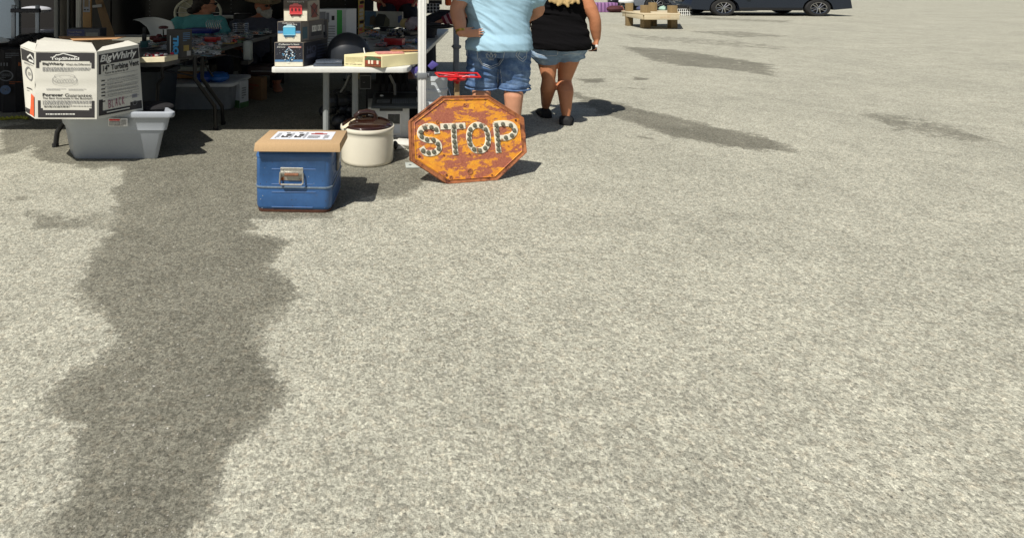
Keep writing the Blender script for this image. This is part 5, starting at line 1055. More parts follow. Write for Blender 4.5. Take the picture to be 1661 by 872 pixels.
def head_into(bm, c, f, r):
    up = Vector((0, 0, 1)); rot = Matrix((r, f, up)).transposed()
    ell_into(bm, c+up*.02, (.076, .095, .105), rot); ell_into(bm, c+f*.022-up*.055, (.056, .066, .062), rot)
    loft_into(bm, [(c+f*.085+up*.025, r*.008, up*.006), (c+f*.108-up*.012, r*.015, up*.014), (c+f*.085-up*.03, r*.014, up*.006)], 8)
    ell_into(bm, c+f*.086-up*.055, (.024, .010, .008), rot); ell_into(bm, c+f*.078-up*.09, (.02, .014, .014), rot)
    for s_ in (-1, 1): ell_into(bm, c+r*.077*s_-f*.005, (.010, .018, .03), rot); ell_into(bm, c+r*.03*s_+f*.084+up*.043, (.022, .010, .007), rot)
def foot_into(bm, ankle, f, w=.045, L=.25, grow=0):
    a = Vector(ankle); up = Vector((0, 0, 1)); r = f.cross(up)
    secs = []
    for t, ww, hh in ((-.27, .6, .05), (-.22, .8, .075), (0, .9, .085), (.3, 1.0, .06), (.55, 1.08, .045), (.68, .9, .036), (.74, .55, .028)):
        secs.append((Vector((a.x, a.y, 0))+f*L*t+up*(hh/2+.004), r*(w*ww+grow), up*(hh/2+grow)))
    loft_into(bm, secs, 14)
def person(label, base, facing, J, skin, voxel=.010):
    f = Vector((math.sin(facing), math.cos(facing), 0)); r = Vector((math.cos(facing), -math.sin(facing), 0)); up = Vector((0, 0, 1))
    t = empty('person', base, label, 'person')
    def W_(x, y, z): return r*x+f*y+up*z       # right, forward, up
    return t, f, r, up, W_
BASE = Vector

# ---- man seen from behind in light blue shirt and denim shorts
bm0 = Vector((xat(809, 4.12), 4.12, 0))
man, f, r, up, W_ = person('man from behind in pale blue shirt and long denim shorts, hand on hip', bm0, R(8), None, skinm)
TS = [(W_(0,-.01,.78), .175, .12), (W_(0,-.02,.88), .195, .145), (W_(0,-.0,.98), .196, .15), (W_(0,.02,1.10), .20, .155), (W_(0,.02,1.25), .215, .15), (W_(0,0,1.40), .225, .13), (W_(0,-.01,1.50), .18, .10), (W_(0,-.01,1.56), .07, .065)]
HL, KL, AL, HR, KR, AR = W_(-.105,0,.90), W_(-.115,.03,.50), W_(-.12,.0,.09), W_(.10,0,.90), W_(.105,.03,.50), W_(.095,-.02,.09)
SHL, SHR = W_(-.215,-.01,1.46), W_(.215,-.01,1.46); ELL, WRL = W_(-.29,-.06,1.22), W_(-.262,-.16,.985)
ERR, WRR = W_(.27,.08,1.18), W_(.14,.28,1.05)
bm = bmesh.new(); torso(bm, TS, r, f)
limb_into(bm, [HL, W_(-.11,.02,.70), KL, W_(-.12,-.015,.36), AL], [.105, .092, .066, .066, .044]); limb_into(bm, [HR, W_(.105,.02,.70), KR, W_(.10,-.02,.36), AR], [.105, .092, .066, .068, .044])
limb_into(bm, [SHL, (SHL+ELL)/2, ELL, (ELL+WRL)/2, WRL], [.066, .062, .052, .050, .031]); limb_into(bm, [SHR, (SHR+ERR)/2, ERR, WRR], [.066, .060, .048, .032])
hand_into(bm, WRL, (W_(.95,-.05,.12)), W_(0,.25,-.1)+W_(0,.3,0), W_(0,0,1), .17, .18); hand_into(bm, WRR, W_(-.6,.6,0), W_(-.2,.2,-.8), W_(-.5,.2,.6), .18, .6)
limb_into(bm, [W_(0,-.01,1.50), W_(-.07,.03,1.60)], [.062, .058]); head_into(bm, W_(-.10,.06,1.70), f, r)
foot_into(bm, AL, f); foot_into(bm, AR, f)
mb_ = fused(bm, 'body', skinm, man, bm0, .008, 4)
shirtm = M('shirt_pale_blue', (150, 184, 202), rough=.85, var=.04, scale=120, bump=.05)
bm = bmesh.new(); loft_into(bm, [(W_(0,-.02,.825), r*.226, f*.186), (W_(0,-.02,.90), r*.219, f*.182), (W_(0,0,.98), r*.213, f*.168), (W_(0,.01,1.10), r*.212, f*.170), (W_(0,.02,1.25), r*.232, f*.165), (W_(0,0,1.40), r*.238, f*.145), (W_(0,-.01,1.50), r*.19, f*.115), (W_(0,-.01,1.555), r*.08, f*.078)], 32)
limb_into(bm, [SHL, SHL*.55+ELL*.45], [.088, .088]); limb_into(bm, [SHR, SHR*.45+ERR*.55], [.085, .088])
shirt = fused(bm, 'shirt', shirtm, man, bm0, .009, 3, lambda c: folds(.013, 9, 10, 1, 1.1)(c)+folds(.005, 20, 26, 8, .8)(c))
denim = M('denim_blue', (70, 98, 138), rough=.9, var=.3, scale=16, bump=.3, col2=s2l((134, 160, 192)), thr=.47, sharp=.25)
bm = bmesh.new(); loft_into(bm, [(W_(0,-.01,.76), r*.190, f*.135), (W_(0,-.02,.84), r*.206, f*.155), (W_(0,-.01,.90), r*.200, f*.145)], 28)
for h, k, s_ in ((HL, KL, -1), (HR, KR, 1)):
    m_ = (h+k)/2; e = k-up*.055+r*.004*s_; limb_into(bm, [h, m_, k, e], [.122, .112, .102, .106])
def jf(c): return folds(.013, 12, 15, 5, .4)(c)+folds(.005, 26, 38, 3, .3)(c)
jeans = fused(bm, 'denim_shorts', denim, man, bm0, .009, 2, jf)
for s_, k in ((-1, KL), (1, KR)):     # turned hems
    e = Vector((k.x, k.y, (k.z-.075)))+r*.004*s_; q = MB(); q.tube([bm0+Vector((e.x+.112*math.cos(a_)-.0, e.y+.112*math.sin(a_), e.z*ZS)) for a_ in [2*math.pi*i/30 for i in range(30)]], .006, denim, 6, close=True); q.build('hem', jeans)
bm = bmesh.new(); foot_into(bm, AL, f, grow=.008); foot_into(bm, AR, f, grow=.008); fused(bm, 'shoes', M('shoe_dark', (40, 40, 44), rough=.7), man, bm0, .009, 2)
bm = bmesh.new(); ell_into(bm, W_(-.10,.025,1.745), (.088, .105, .098), Matrix((r, f, up)).transposed()); fused(bm, 'hair', M('hair_brown', (70, 52, 38), rough=.7, var=.3), man, bm0, .009, 2, folds(.004, 60, 60, 3))
for s_ in (-1, 1): q = MB(); q.ell(bm0+Vector(((W_(.03*s_-.10,.148,1.743)).x, (W_(.03*s_-.10,.148,1.743)).y, 1.743*ZS)), (.011, .008, .006), M('eye', (60, 44, 34), rough=.2), 10); q.build('eye', man)
q = MB(); c = WRL+(ELL-WRL)*.10; c = Vector((c.x, c.y, c.z*ZS))+bm0; ax = (ELL-WRL).normalized(); ax = Vector((ax.x, ax.y, ax.z*ZS)).normalized()
q.lathe(c, [(.033, -.008), (.037, -.008), (.037, .008), (.033, .008)], M('bracelet_gold', (190, 160, 70), rough=.3, metal=.8), 20, axis=ax); q.build('bracelet', man)
# stitching drawn on the surface of the shorts
def bvh_of(o):
    me = o.data; b0 = off(o); return BVHTree.FromPolygons([v.co+b0 for v in me.vertices], [tuple(p.vertices) for p in me.polygons])
def onsurf(bv, px, py, lift=.0015):
    d = Vector(((px-CX)/F, 1, -(py-HY)/F)).normalized(); h = bv.ray_cast(Vector((0, 0, H)), d)
    return None if h[0] is None else h[0]-d*lift
def stitch(bv, pts, rad, m, mbx, closed=False):
    q = []; P_ = pts+[pts[0]] if closed else pts
    for a, c in zip(P_, P_[1:]):
        for k in range(5):
            s_ = onsurf(bv, a[0]+(c[0]-a[0])*k/5, a[1]+(c[1]-a[1])*k/5)
            if s_: q.append(s_)
    s_ = onsurf(bv, *P_[-1]); 
    if s_: q.append(s_)
    if len(q) > 2: mbx.tube(q, rad, m, 5)
def cpm(x, y): return (720+x/4.152, y/4.152)
thr_ = M('stitch_pale', (176, 186, 196), rough=.8); bv = bvh_of(jeans)
for nm, sets in (('back_pocket', [[(222,300),(228,392),(258,438),(318,462),(372,440),(398,400),(412,336),(330,326),(222,300)], [(236,330),(300,352),(398,352)], [(240,392),(258,428),(318,448),(366,430),(388,398)], [(318,356),(308,376),(318,404),(328,376),(318,356)], [(312,400),(292,390),(284,368),(292,362),(300,374)], [(324,400),(344,390),(352,368),(344,362),(336,374)], [(300,404),(336,404)]]),
                ('back_pocket', [[(500,338),(484,372),(508,402),(532,416),(552,398),(560,345)], [(512,352),(500,376),(528,400),(548,380)]]), ('leg_seam', [[(152,300),(160,360),(150,430)], [(365,470),(362,560),(366,600)], [(380,470),(392,560)]])):
    q = MB(); [stitch(bv, [cpm(*p) for p in s_], .0026, thr_, q) for s_ in sets]; 
    if q.bm.verts: q.build(nm, jeans)

# he stands a little nearer: smaller in plan, longer in the leg
man.location = (xat(809, 3.9), 3.9, 0)
def regrow(o):
    for c in o.children:
        for v in c.data.vertices: v.co = Vector((v.co.x*.947, v.co.y*.947, v.co.z*.947+.056*min(1, max(0, v.co.z)/.22)))
        c.data.update(); regrow(c)
regrow(man)
# ---- woman walking away in black top and denim cut-offs
bm1 = Vector((xat(907, 4.42), 4.42, 0))
wom, f, r, up, W_ = person('woman walking away in black sleeveless top and very short denim shorts', bm1, R(6), None, skin2)
TS = [(W_(0,0,.70), .15, .11), (W_(0,-.02,.80), .188, .145), (W_(0,-.01,.90), .186, .14), (W_(0,.01,1.02), .176, .13), (W_(0,.02,1.15), .178, .135), (W_(0,0,1.30), .180, .115), (W_(0,-.01,1.38), .14, .085), (W_(0,-.01,1.44), .055, .055)]
HL, KL, AL = W_(-.095,0,.80), W_(-.080,-.01,.45), W_(-.078,.12,.105); HR, KR, AR = W_(.085,0,.80), W_(.045,.02,.44), W_(.028,-.10,.085)
SHL, SHR = W_(-.18,-.01,1.34), W_(.18,-.01,1.34); EL, WL = W_(-.235,.02,1.10), W_(-.24,.14,.90); ER, WR = W_(.250,-.03,1.10), W_(.275,.01,.875)
bm = bmesh.new(); torso(bm, TS, r, f)
limb_into(bm, [HL, W_(-.088,0,.64), KL, W_(-.082,.01,.33), AL], [.096, .076, .050, .057, .029]); limb_into(bm, [HR, W_(.070,.01,.64), KR, W_(.036,-.045,.33), AR], [.096, .078, .051, .060, .030])
limb_into(bm, [SHL, (SHL+EL)/2, EL, (EL+WL)/2, WL], [.052, .056, .043, .040, .026]); limb_into(bm, [SHR, (SHR+ER)/2, ER, (ER+WR)/2, WR], [.052, .057, .044, .042, .027])
hand_into(bm, WR, W_(-.12,.05,-1), W_(-.8,.1,0), W_(0,.9,-.1), .165, .75); hand_into(bm, WL, W_(.1,.2,-1), W_(.8,0,0), W_(0,.9,0), .16, .4)
limb_into(bm, [W_(0,-.01,1.40), W_(0,0,1.49)], [.05, .047]); head_into(bm, W_(0,.01,1.60), f, r); foot_into(bm, AL, f, .038, .225); foot_into(bm, AR, (f+r*.25).normalized(), .038, .225)
fused(bm, 'body', skin2, wom, bm1, .008, 4)
bm = bmesh.new(); loft_into(bm, [(W_(0,-.02,.785), r*.220, f*.182), (W_(0,-.02,.86), r*.220, f*.180), (W_(0,-.01,.95), r*.206, f*.160), (W_(0,.01,1.03), r*.192, f*.145), (W_(0,.02,1.15), r*.192, f*.15), (W_(0,0,1.28), r*.172, f*.130), (W_(0,-.01,1.36), r*.135, f*.10), (W_(0,-.01,1.40), r*.10, f*.08)], 30)
fused(bm, 'top', M('top_black', (10, 9, 11), rough=1, spec=.15, var=.15, scale=60, bump=.1), wom, bm1, .009, 3, lambda c: folds(.014, 8, 16, 9, .15)(c)+folds(.005, 18, 34, 2, .4)(c))
bm = bmesh.new(); loft_into(bm, [(W_(0,0,.70), r*.16, f*.12), (W_(0,-.02,.78), r*.200, f*.155), (W_(0,-.01,.84), r*.186, f*.142)], 28)
for h, s_, kk in ((HL, -1, KL), (HR, 1, KR)): e = h*.72+kk*.28; limb_into(bm, [h, h*.86+kk*.14, e+up*.012*s_], [.115, .116, .116])
sho = fused(bm, 'denim_shorts', M('denim_light', (116, 140, 166), rough=.9, var=.2, scale=18, bump=.25, col2=s2l((168, 186, 200)), thr=.52, sharp=.2), wom, bm1, .009, 2, folds(.012, 14, 20, 12, .6))
bv = bvh_of(sho); q = MB()
for s_ in ([(612,262),(630,320),(668,342),(700,318),(712,270)], [(622,296),(662,282),(704,292)], [(640,270),(668,328)], [(768,320),(766,368)], [(620,362),(680,378),(760,374)], [(800,372),(870,360),(940,366)]): stitch(bv, [cpm(*p) for p in s_], .0028, thr_, q)
if q.bm.verts: q.build('stitching', sho)
else: q.bm.free()
hairm = M('hair_blonde', (206, 176, 122), rough=.55, var=.25, scale=60, stretch=(3, 3, .3), bump=.3)
bm = bmesh.new(); ell_into(bm, W_(0,-.02,1.64), (.09, .105, .10), Matrix((r, f, up)).transposed())
rr_ = random.Random(6)
for k in range(26):
    x = -.085+.17*k/25; limb_into(bm, [W_(x*.9,-.09,1.62), W_(x*1.1,-.125,1.45), W_(x*1.15+rr_.uniform(-.01,.01),-.150,1.34), W_(x*1.0+rr_.uniform(-.02,.02),-.152,1.255+.028*abs(x)/.085+rr_.uniform(-.025,.02))], [.02, .02, .018, .012], 8)
fused(bm, 'hair', hairm, wom, bm1, .006, 1)
bm = bmesh.new(); foot_into(bm, AL, f, .038, .225, .011); foot_into(bm, AR, (f+r*.25).normalized(), .038, .225, .011)
limb_into(bm, [AL-up*.05, AL-up*.03], [.038, .040]); limb_into(bm, [AR-up*.04, AR-up*.02], [.038, .040]); fused(bm, 'shoes', M('shoe_black', (22, 22, 24), rough=.8, var=.3, scale=60, bump=.3), wom, bm1, .007, 1)
for p, ff_ in ((AL, f), (AR, (f+r*.25).normalized())):
    q = MB(); c = Vector((p.x, p.y, 0))+bm1; rr2 = Vector((ff_.y, -ff_.x, 0)); out = []
    for t_, ww in ((-.27, .03), (-.15, .045), (.3, .052), (.6, .054), (.74, .03)): out.append((c+ff_*.225*t_, ww))
    poly = [o_+rr2*w_ for o_, w_ in out]+[o_-rr2*w_ for o_, w_ in out[::-1]]; q.prism([v+Vector((0, 0, .001)) for v in poly], (0, 0, .014), rubber, .003); q.build('shoe_sole', wom)
q = MB(); c = Vector((WR.x, WR.y, WR.z*ZS))+bm1; q.box(c+Vector((-.02, -.012, -.062)), (.022, .035, .05), black, rz=.4, bevel=.004); q.box(c+Vector((-.012, -.035, -.045)), (.02, .012, .02), white, bevel=.004)
q.thing('phone', 'black phone held in the walking woman\'s right hand', 'phone')
for s_ in (-1, 1): q = MB(); e = W_(.028*s_,.10,1.625); q.ell(bm1+Vector((e.x, e.y, e.z*ZS)), (.011, .008, .006), M('eye', (60, 44, 34)), 10); q.build('eye', wom)

# ---- seated people and buyers behind the tables
def sitter(label, px, d, headpx, heady, facing, skin, shirt_m, scale=1.0, w=.20, arms=None, hface=None, drop=.27):
    hz = zat(heady, d)/ZS; b0 = Vector((xat(px, d), d, 0)); t, f, r, up, W_ = person(label, b0, facing, None, skin)
    hx = Vector((xat(headpx, d)-b0.x, 0, 0)); sh = hz-drop; bm = bmesh.new()
    fh, rh = (f, r) if hface is None else (Vector((math.sin(hface), math.cos(hface), 0)), Vector((math.cos(hface), -math.sin(hface), 0)))
    secs = [(W_(0,.0,sh-.55), w*.95, .16), (W_(0,.0,sh-.40), w*1.02, .17), (W_(0,.02,sh-.2), w, .15), (W_(0,.02,sh-.05), w*1.0, .13), (W_(0,.0,sh+.04), w*.75, .10), (hx*.6+up*(sh+.11), .07, .065)]
    torso(bm, secs, r, f); limb_into(bm, [hx*.6+up*(sh+.06), hx*.9+up*(hz-.08)], [.06, .055]); head_into(bm, hx+up*hz, fh, rh)
    Ls, Rs = W_(-w,.0,sh), W_(w,.0,sh); Le, Re, Lw, Rw = (arms or (W_(-w-.07,.06,sh-.27), W_(w+.07,.06,sh-.27), W_(-w+.02,.27,sh-.34), W_(w-.02,.27,sh-.34)))
    for s_, e_, w_ in ((Ls, Le, Lw), (Rs, Re, Rw)): limb_into(bm, [s_, (s_+e_)/2, e_, w_], [.055, .05, .043, .028]); hand_into(bm, w_, (w_-e_), -up, f, .16, .4)
    for s_ in (-1, 1): limb_into(bm, [W_(.1*s_,0,sh-.52), W_(.13*s_,.42,sh-.50), W_(.13*s_,.45,.10)], [.09, .065, .045]); foot_into(bm, W_(.13*s_,.45,.1), f)
    fused(bm, 'body', skin, t, b0, .010, 3)
    bm = bmesh.new(); torso(bm, secs[:-1]+[(hx*.5+up*(sh+.085), .085, .08)], r, f, .014)
    for s_, e_ in ((Ls, Le), (Rs, Re)): limb_into(bm, [s_, s_*.35+e_*.65], [.075, .075])
    fused(bm, 'shirt', shirt_m, t, b0, .011, 3, folds(.006, 10, 12, 7, .6))
    bm = bmesh.new(); loft_into(bm, [(W_(0,0,sh-.62), r*w, f*.15), (W_(0,0,sh-.48), r*w*1.03, f*.18)], 20)
    for s_ in (-1, 1): limb_into(bm, [W_(.1*s_,0,sh-.52), W_(.13*s_,.42,sh-.50), W_(.13*s_,.45,.16)], [.105, .082, .065])
    fused(bm, 'trousers', M('trousers_dark', (40, 42, 52), rough=.9), t, b0, .013, 2)
    hd = b0+Vector((hx.x, 0, hz*ZS))
    return t, b0, hx+up*hz, fh, rh, up, W_
def H3(b0, v): return Vector((v.x, v.y, v.z*ZS))+b0
t, b0, hc2, f, r, up, W_ = sitter('seated woman in teal shirt and sunglasses facing right behind the dark table', 322, 5.75, 334, 9, R(150), M('skin_fair', (200, 140, 112), rough=.5), M('shirt_teal', (104, 186, 190), rough=.85), w=.19, hface=R(82), drop=.21)  # skin a little paler than the default tone
bm = bmesh.new(); rot = Matrix((r, f, up)).transposed(); ell_into(bm, hc2-f*.025+up*.045, (.088, .10, .095), rot); ell_into(bm, hc2-f*.12-up*.075, (.05, .06, .05), rot); ell_into(bm, hc2-f*.075-up*.02, (.07, .06, .07), rot)
fused(bm, 'hair', M('hair_dark', (34, 26, 24), rough=.6, var=.3), t, b0, .01, 2, folds(.006, 50, 50, 4))
q = MB()
for s_ in (-1, 1): q.ell(H3(b0, hc2+f*.095+r*.032*s_+up*.022), (.012, .026, .014), M('sunglass_lens', (14, 12, 14), rough=.08), 14)
q.tube([H3(b0, hc2+f*.098-r*.012+up*.028), H3(b0, hc2+f*.098+r*.012+up*.028)], .003, black, 6)
for s_ in (-1, 1): q.tube([H3(b0, hc2+f*.09+r*.055*s_+up*.03), H3(b0, hc2-f*.0+r*.08*s_+up*.03)], .003, black, 6)
q.build('sunglasses', t)
t, b0, hc2, f, r, up, W_ = sitter('seated man in dark grey shirt with tan hat and white beard', 421, 6.1, 426, 12, R(165), M('skin_ruddy', (180, 116, 90), rough=.5), M('shirt_charcoal', (84, 86, 100), rough=.9), w=.23, hface=R(128), drop=.23)  # skin redder than the default tone
rot = Matrix((r, f, up)).transposed(); bm = bmesh.new(); ell_into(bm, hc2+f*.055-up*.085, (.062, .06, .06), rot); ell_into(bm, hc2+f*.07-up*.13, (.045, .045, .04), rot); limb_into(bm, [hc2+f*.098-up*.045+r*.04, hc2+f*.112-up*.038, hc2+f*.098-up*.045-r*.04], [.01, .014, .01])
for s_ in (-1, 1): ell_into(bm, hc2+r*.07*s_-up*.04+f*.02, (.018, .035, .05), rot)
fused(bm, 'beard', M('beard_white', (190, 188, 182), rough=.9, var=.15, scale=80, bump=.3), t, b0, .009, 1, folds(.004, 60, 60, 2))
q = MB(); hm_ = M('hat_straw', (176, 156, 124), rough=.85, var=.12, scale=60, bump=.2); n_ = 40; rs = []
hb_ = H3(b0, hc2+up*.075); k_ = 0
for rad, z, cu in ((.095, -.008, 0), (.13, -.012, .012), (.165, -.006, .03), (.178, .0, .045), (.165, .006, .034), (.13, -.002, .014), (.096, .004, 0), (.090, .05, 0), (.078, .078, 0), (.04, .07, 0)):
    rs.append([hb_+rot@Vector((rad*math.cos(2*math.pi*j/n_), rad*1.15*math.sin(2*math.pi*j/n_), 0))+Vector((0, 0, z+cu*abs(math.cos(2*math.pi*j/n_))**2-.01*math.sin(2*math.pi*j/n_))) for j in range(n_)])
q.rings(rs, hm_); q.build('hat', t)
q = MB()
for s_ in (-1, 1): q.ell(H3(b0, hc2+f*.095+r*.032*s_+up*.022), (.02, .02, .014), M('sunglass_lens', (14, 12, 14)), 14)
q.tube([H3(b0, hc2+f*.09+r*.055*s_+up*.03) for s_ in (-1, 1)], .003, black, 6); q.build('sunglasses', t)
mb = MB(); mb.box((xat(394, 6.35), 6.35, zat(26, 6.35)-.12), (.2, .06, .3), black, rz=.2, bevel=.02); mb.box((xat(430, 6.25), 6.2, .3), (.5, .4, .04), black, bevel=.01)
for dx in (-.22, .22): mb.box((xat(430, 6.25)+dx, 6.2, .15), (.03, .35, .3), black)
mb.thing('folding_chair', 'black folding chair carrying the seated man in the hat', 'chair')
mb = MB(); mb.box((xat(322, 5.8), 5.8, .29), (.36, .34, .03), black, bevel=.01)
for dx in (-.15, .15):
    for dy in (-.14, .14): mb.box((xat(322, 5.8)+dx, 5.8+dy, .14), (.025, .025, .28), black)
mb.thing('folding_stool', 'black stool under the seated woman in the teal shirt', 'stool')
# buyer in red shirt, standing beyond the white table
t, b0, hc2, f, r, up, W_ = sitter('standing person in a plain dark red shirt beyond the white table', 644, 6.75, 644, -58, R(180), M('skin_fair', (176, 116, 88)), M('shirt_red', (150, 30, 44), rough=.85), w=.215)
t, b0, hc2, f, r, up, W_ = sitter('person in striped sleeves reaching over the white table behind the grey leg', 772, 5.6, 768, -58, R(-80), M('skin_fair', (176, 116, 88)), M('shirt_maroon', (90, 36, 50), rough=.85), w=.19, arms=(Vector((-.10, -.25, 1.10)), Vector((-.15, .25, 1.05)), Vector((-.42, -.1, .935)), Vector((-.40, .1, .90))))
# striped sleeve: cone of alternating bands along the reaching forearm
a, c = b0+Vector((-.02, -.20, 1.18*ZS)), b0+Vector((-.33, -.15, .965*ZS)); q = MB(); sb, sw = M('sleeve_maroon', (130, 34, 56), rough=.9), M('sleeve_pink', (206, 170, 178), rough=.9); ax = (c-a)
for k in range(14):
    p = a+ax*k/14; q.lathe(p, [(.072-.0018*k, 0), (.072-.0018*(k+1), ax.length/14)], sb if k % 2 else sw, 24, axis=ax, cap=False)
q.build('striped_sleeve', t)
q = MB(); tq_ = [V(692,22,5.75), V(713,22,5.75), V(713,6,5.8), V(692,6,5.8)]; q.prism(tq_, (0, .01, 0), white); o = q.thing('checked_card', 'black and white checked card under the striped sleeve', 'card')
fk = Face(*tq_, lift=.003); q = MB()
for i in range(4):
    for j in range(3): u, v = (i+.5)/4, (j+.5)/3; fk.poly(q, [(u-.11, v), (u, v-.16), (u+.11, v), (u, v+.16)], ink)
q.build('check_pattern', o, smooth=0)
mb = MB(); mb.box(V(727, 3, 6.4), (.07, .05, .09), M('orange_toy', (222, 96, 40)), bevel=.02); mb.thing('orange_pouch', 'orange pouch held high by the striped sleeve', 'pouch')
mb = MB(); mb.box(V(703, 12, 6.3), (.14, .02, .02), M('card_cream', (200, 180, 140)), ry=.1); mb.box(V(706, 4, 6.3), (.14, .02, .05), ink); mb.thing('magazine', 'dark magazine with cream edge behind the checked card', 'magazine')
# ================================================================ far right: pallet-like bench, cars, clutter
oak = M('oak_timber', (128, 108, 74), rough=.85, var=.2, scale=20, bump=.2, stretch=(1, 1, .25)); pine = M('pine_board', (192, 178, 148), rough=.75, var=.12, scale=16, stretch=(.3, 1, 1), col2=s2l((176, 130, 90)), thr=.6, sharp=.15)
bn = empty('timber_bench', (xat(1058, 13), 13, 0), 'low pale timber platform on four thick square posts in the open lot', 'bench')
def bp_(px, py_): p = G(px, py_); return p
zt0, zt1 = .225, .285
posts = [((1022.5, 42.5), 9, 6), ((1049.5, 46.5), 11.5, 9), ((1061, 42.8), 9.5, 4), ((1093.5, 46.8), 11, 9)]
tops = {0: 5.5, 1: 9, 2: 4.5, 3: 9.5}
for k, ((px, py), w, _) in enumerate(posts):
    p = G(px+0, py); wd = w*p.y/F; zz = zat(tops[k], p.y); mb = MB(); mb.box((p.x, p.y+wd/2, zz/2), (wd, wd, zz), oak, rz=.1, bevel=.006); mb.build('post', bn)
q4 = [V(1043,23,12.9), V(1104,23,12.75), V(1100,19,14.2), V(1009,18.3,14.0)]
fl_, fr_, br_2, bl_2 = Vector((xat(1043,12.75), 12.75, 0)), Vector((xat(1104,12.7), 12.7, 0)), Vector((xat(1099,14.3), 14.3, 0)), Vector((xat(1008,14.1), 14.1, 0))
mb = MB(); ztop = zat(22.5, 12.75); mb.hexa([v+Vector((0, 0, ztop-.03)) for v in (fl_, fr_, br_2, bl_2)]+[v+Vector((0, 0, ztop)) for v in (fl_, fr_, br_2, bl_2)], pine, .004); mb.build('deck', bn)
mb = MB(); dz = ztop-.03; a, c = fl_+Vector((.03, -.012, 0)), fr_+Vector((-.03, -.012, 0)); mb.hexa([a+Vector((0, 0, dz-.10)), c+Vector((0, 0, dz-.10)), c+Vector((0, .04, dz-.10)), a+Vector((0, .04, dz-.10)), a+Vector((0, 0, dz-.002)), c+Vector((0, 0, dz-.002)), c+Vector((0, .04, dz-.002)), a+Vector((0, .04, dz-.002))], pine, .003); mb.build('front_rail', bn)
mb = MB(); a, c = bl_2+Vector((.02, 0, 0)), fl_+Vector((.0, .03, 0)); s_ = Vector((.05, .01, 0)); mb.hexa([a+Vector((0, 0, dz-.10)), c+Vector((0, 0, dz-.10)), c+s_+Vector((0, 0, dz-.10)), a+s_+Vector((0, 0, dz-.10)), a+Vector((0, 0, dz-.002)), c+Vector((0, 0, dz-.002)), c+s_+Vector((0, 0, dz-.002)), a+s_+Vector((0, 0, dz-.002))], pine, .003); mb.build('side_rail', bn)

def wheel(parent, c, rad, w, spokes=5, ax=(0, -1, 0), sq=ZS):
    """tyre > rim, squashed like everything else in the picture"""
    ob = []
    def sqz(mb): 
        for v in mb.bm.verts: v.co.z = v.co.z
    mb = MB(); mb.lathe(c, [(rad*.66, -w/2), (rad*.93, -w/2), (rad, -w*.32), (rad, w*.32), (rad*.93, w/2), (rad*.66, w/2)], rubber, 44, axis=ax, cap=False)
    for v in mb.bm.verts: v.co.z *= 1
    t = mb.build('wheel', parent); 
    a = Vector(ax).normalized(); mb = MB(); mb.lathe(c, [(rad*.67, w*.30), (rad*.67, w*.50), (rad*.62, w*.48), (rad*.60, w*.2)], chrome, 40, axis=ax, cap=False); mb.lathe(c, [(rad*.12, w*.30), (rad*.12, w*.46), (rad*.06, w*.48)], chrome, 16, axis=ax)
    u = Vector((1, 0, 0)) if abs(a.x) < .9 else Vector((0, 1, 0)); v = a.cross(u).normalized(); u = v.cross(a).normalized()
    for k in range(spokes):
        th = 2*math.pi*k/spokes+.3; d = u*math.cos(th)+v*math.sin(th); s2 = a.cross(d)
        for off_ in (-.09, .09):
            p0 = c+d*rad*.1+s2*rad*off_*.6+a*w*.44; p1 = c+d*rad*.64+s2*rad*off_*1.7+a*w*.42; mb.tube([p0, p1], rad*.045, chrome, 6)
    mb.build('rim', t)
    mb = MB(); mb.lathe(c, [(rad*.6, w*.05), (rad*.6, w*.08)], black, 24, axis=ax); mb.build('brake_disc', t)
    return t
def squash(root, z0=0, k=ZS):
    """bring a vehicle built at natural height to the picture's squat proportions"""
    def go(o):
        if o.type == 'MESH':
            for v in o.data.vertices: v.co.z *= k
            o.data.update()
        for c in o.children: go(c)
    go(root)
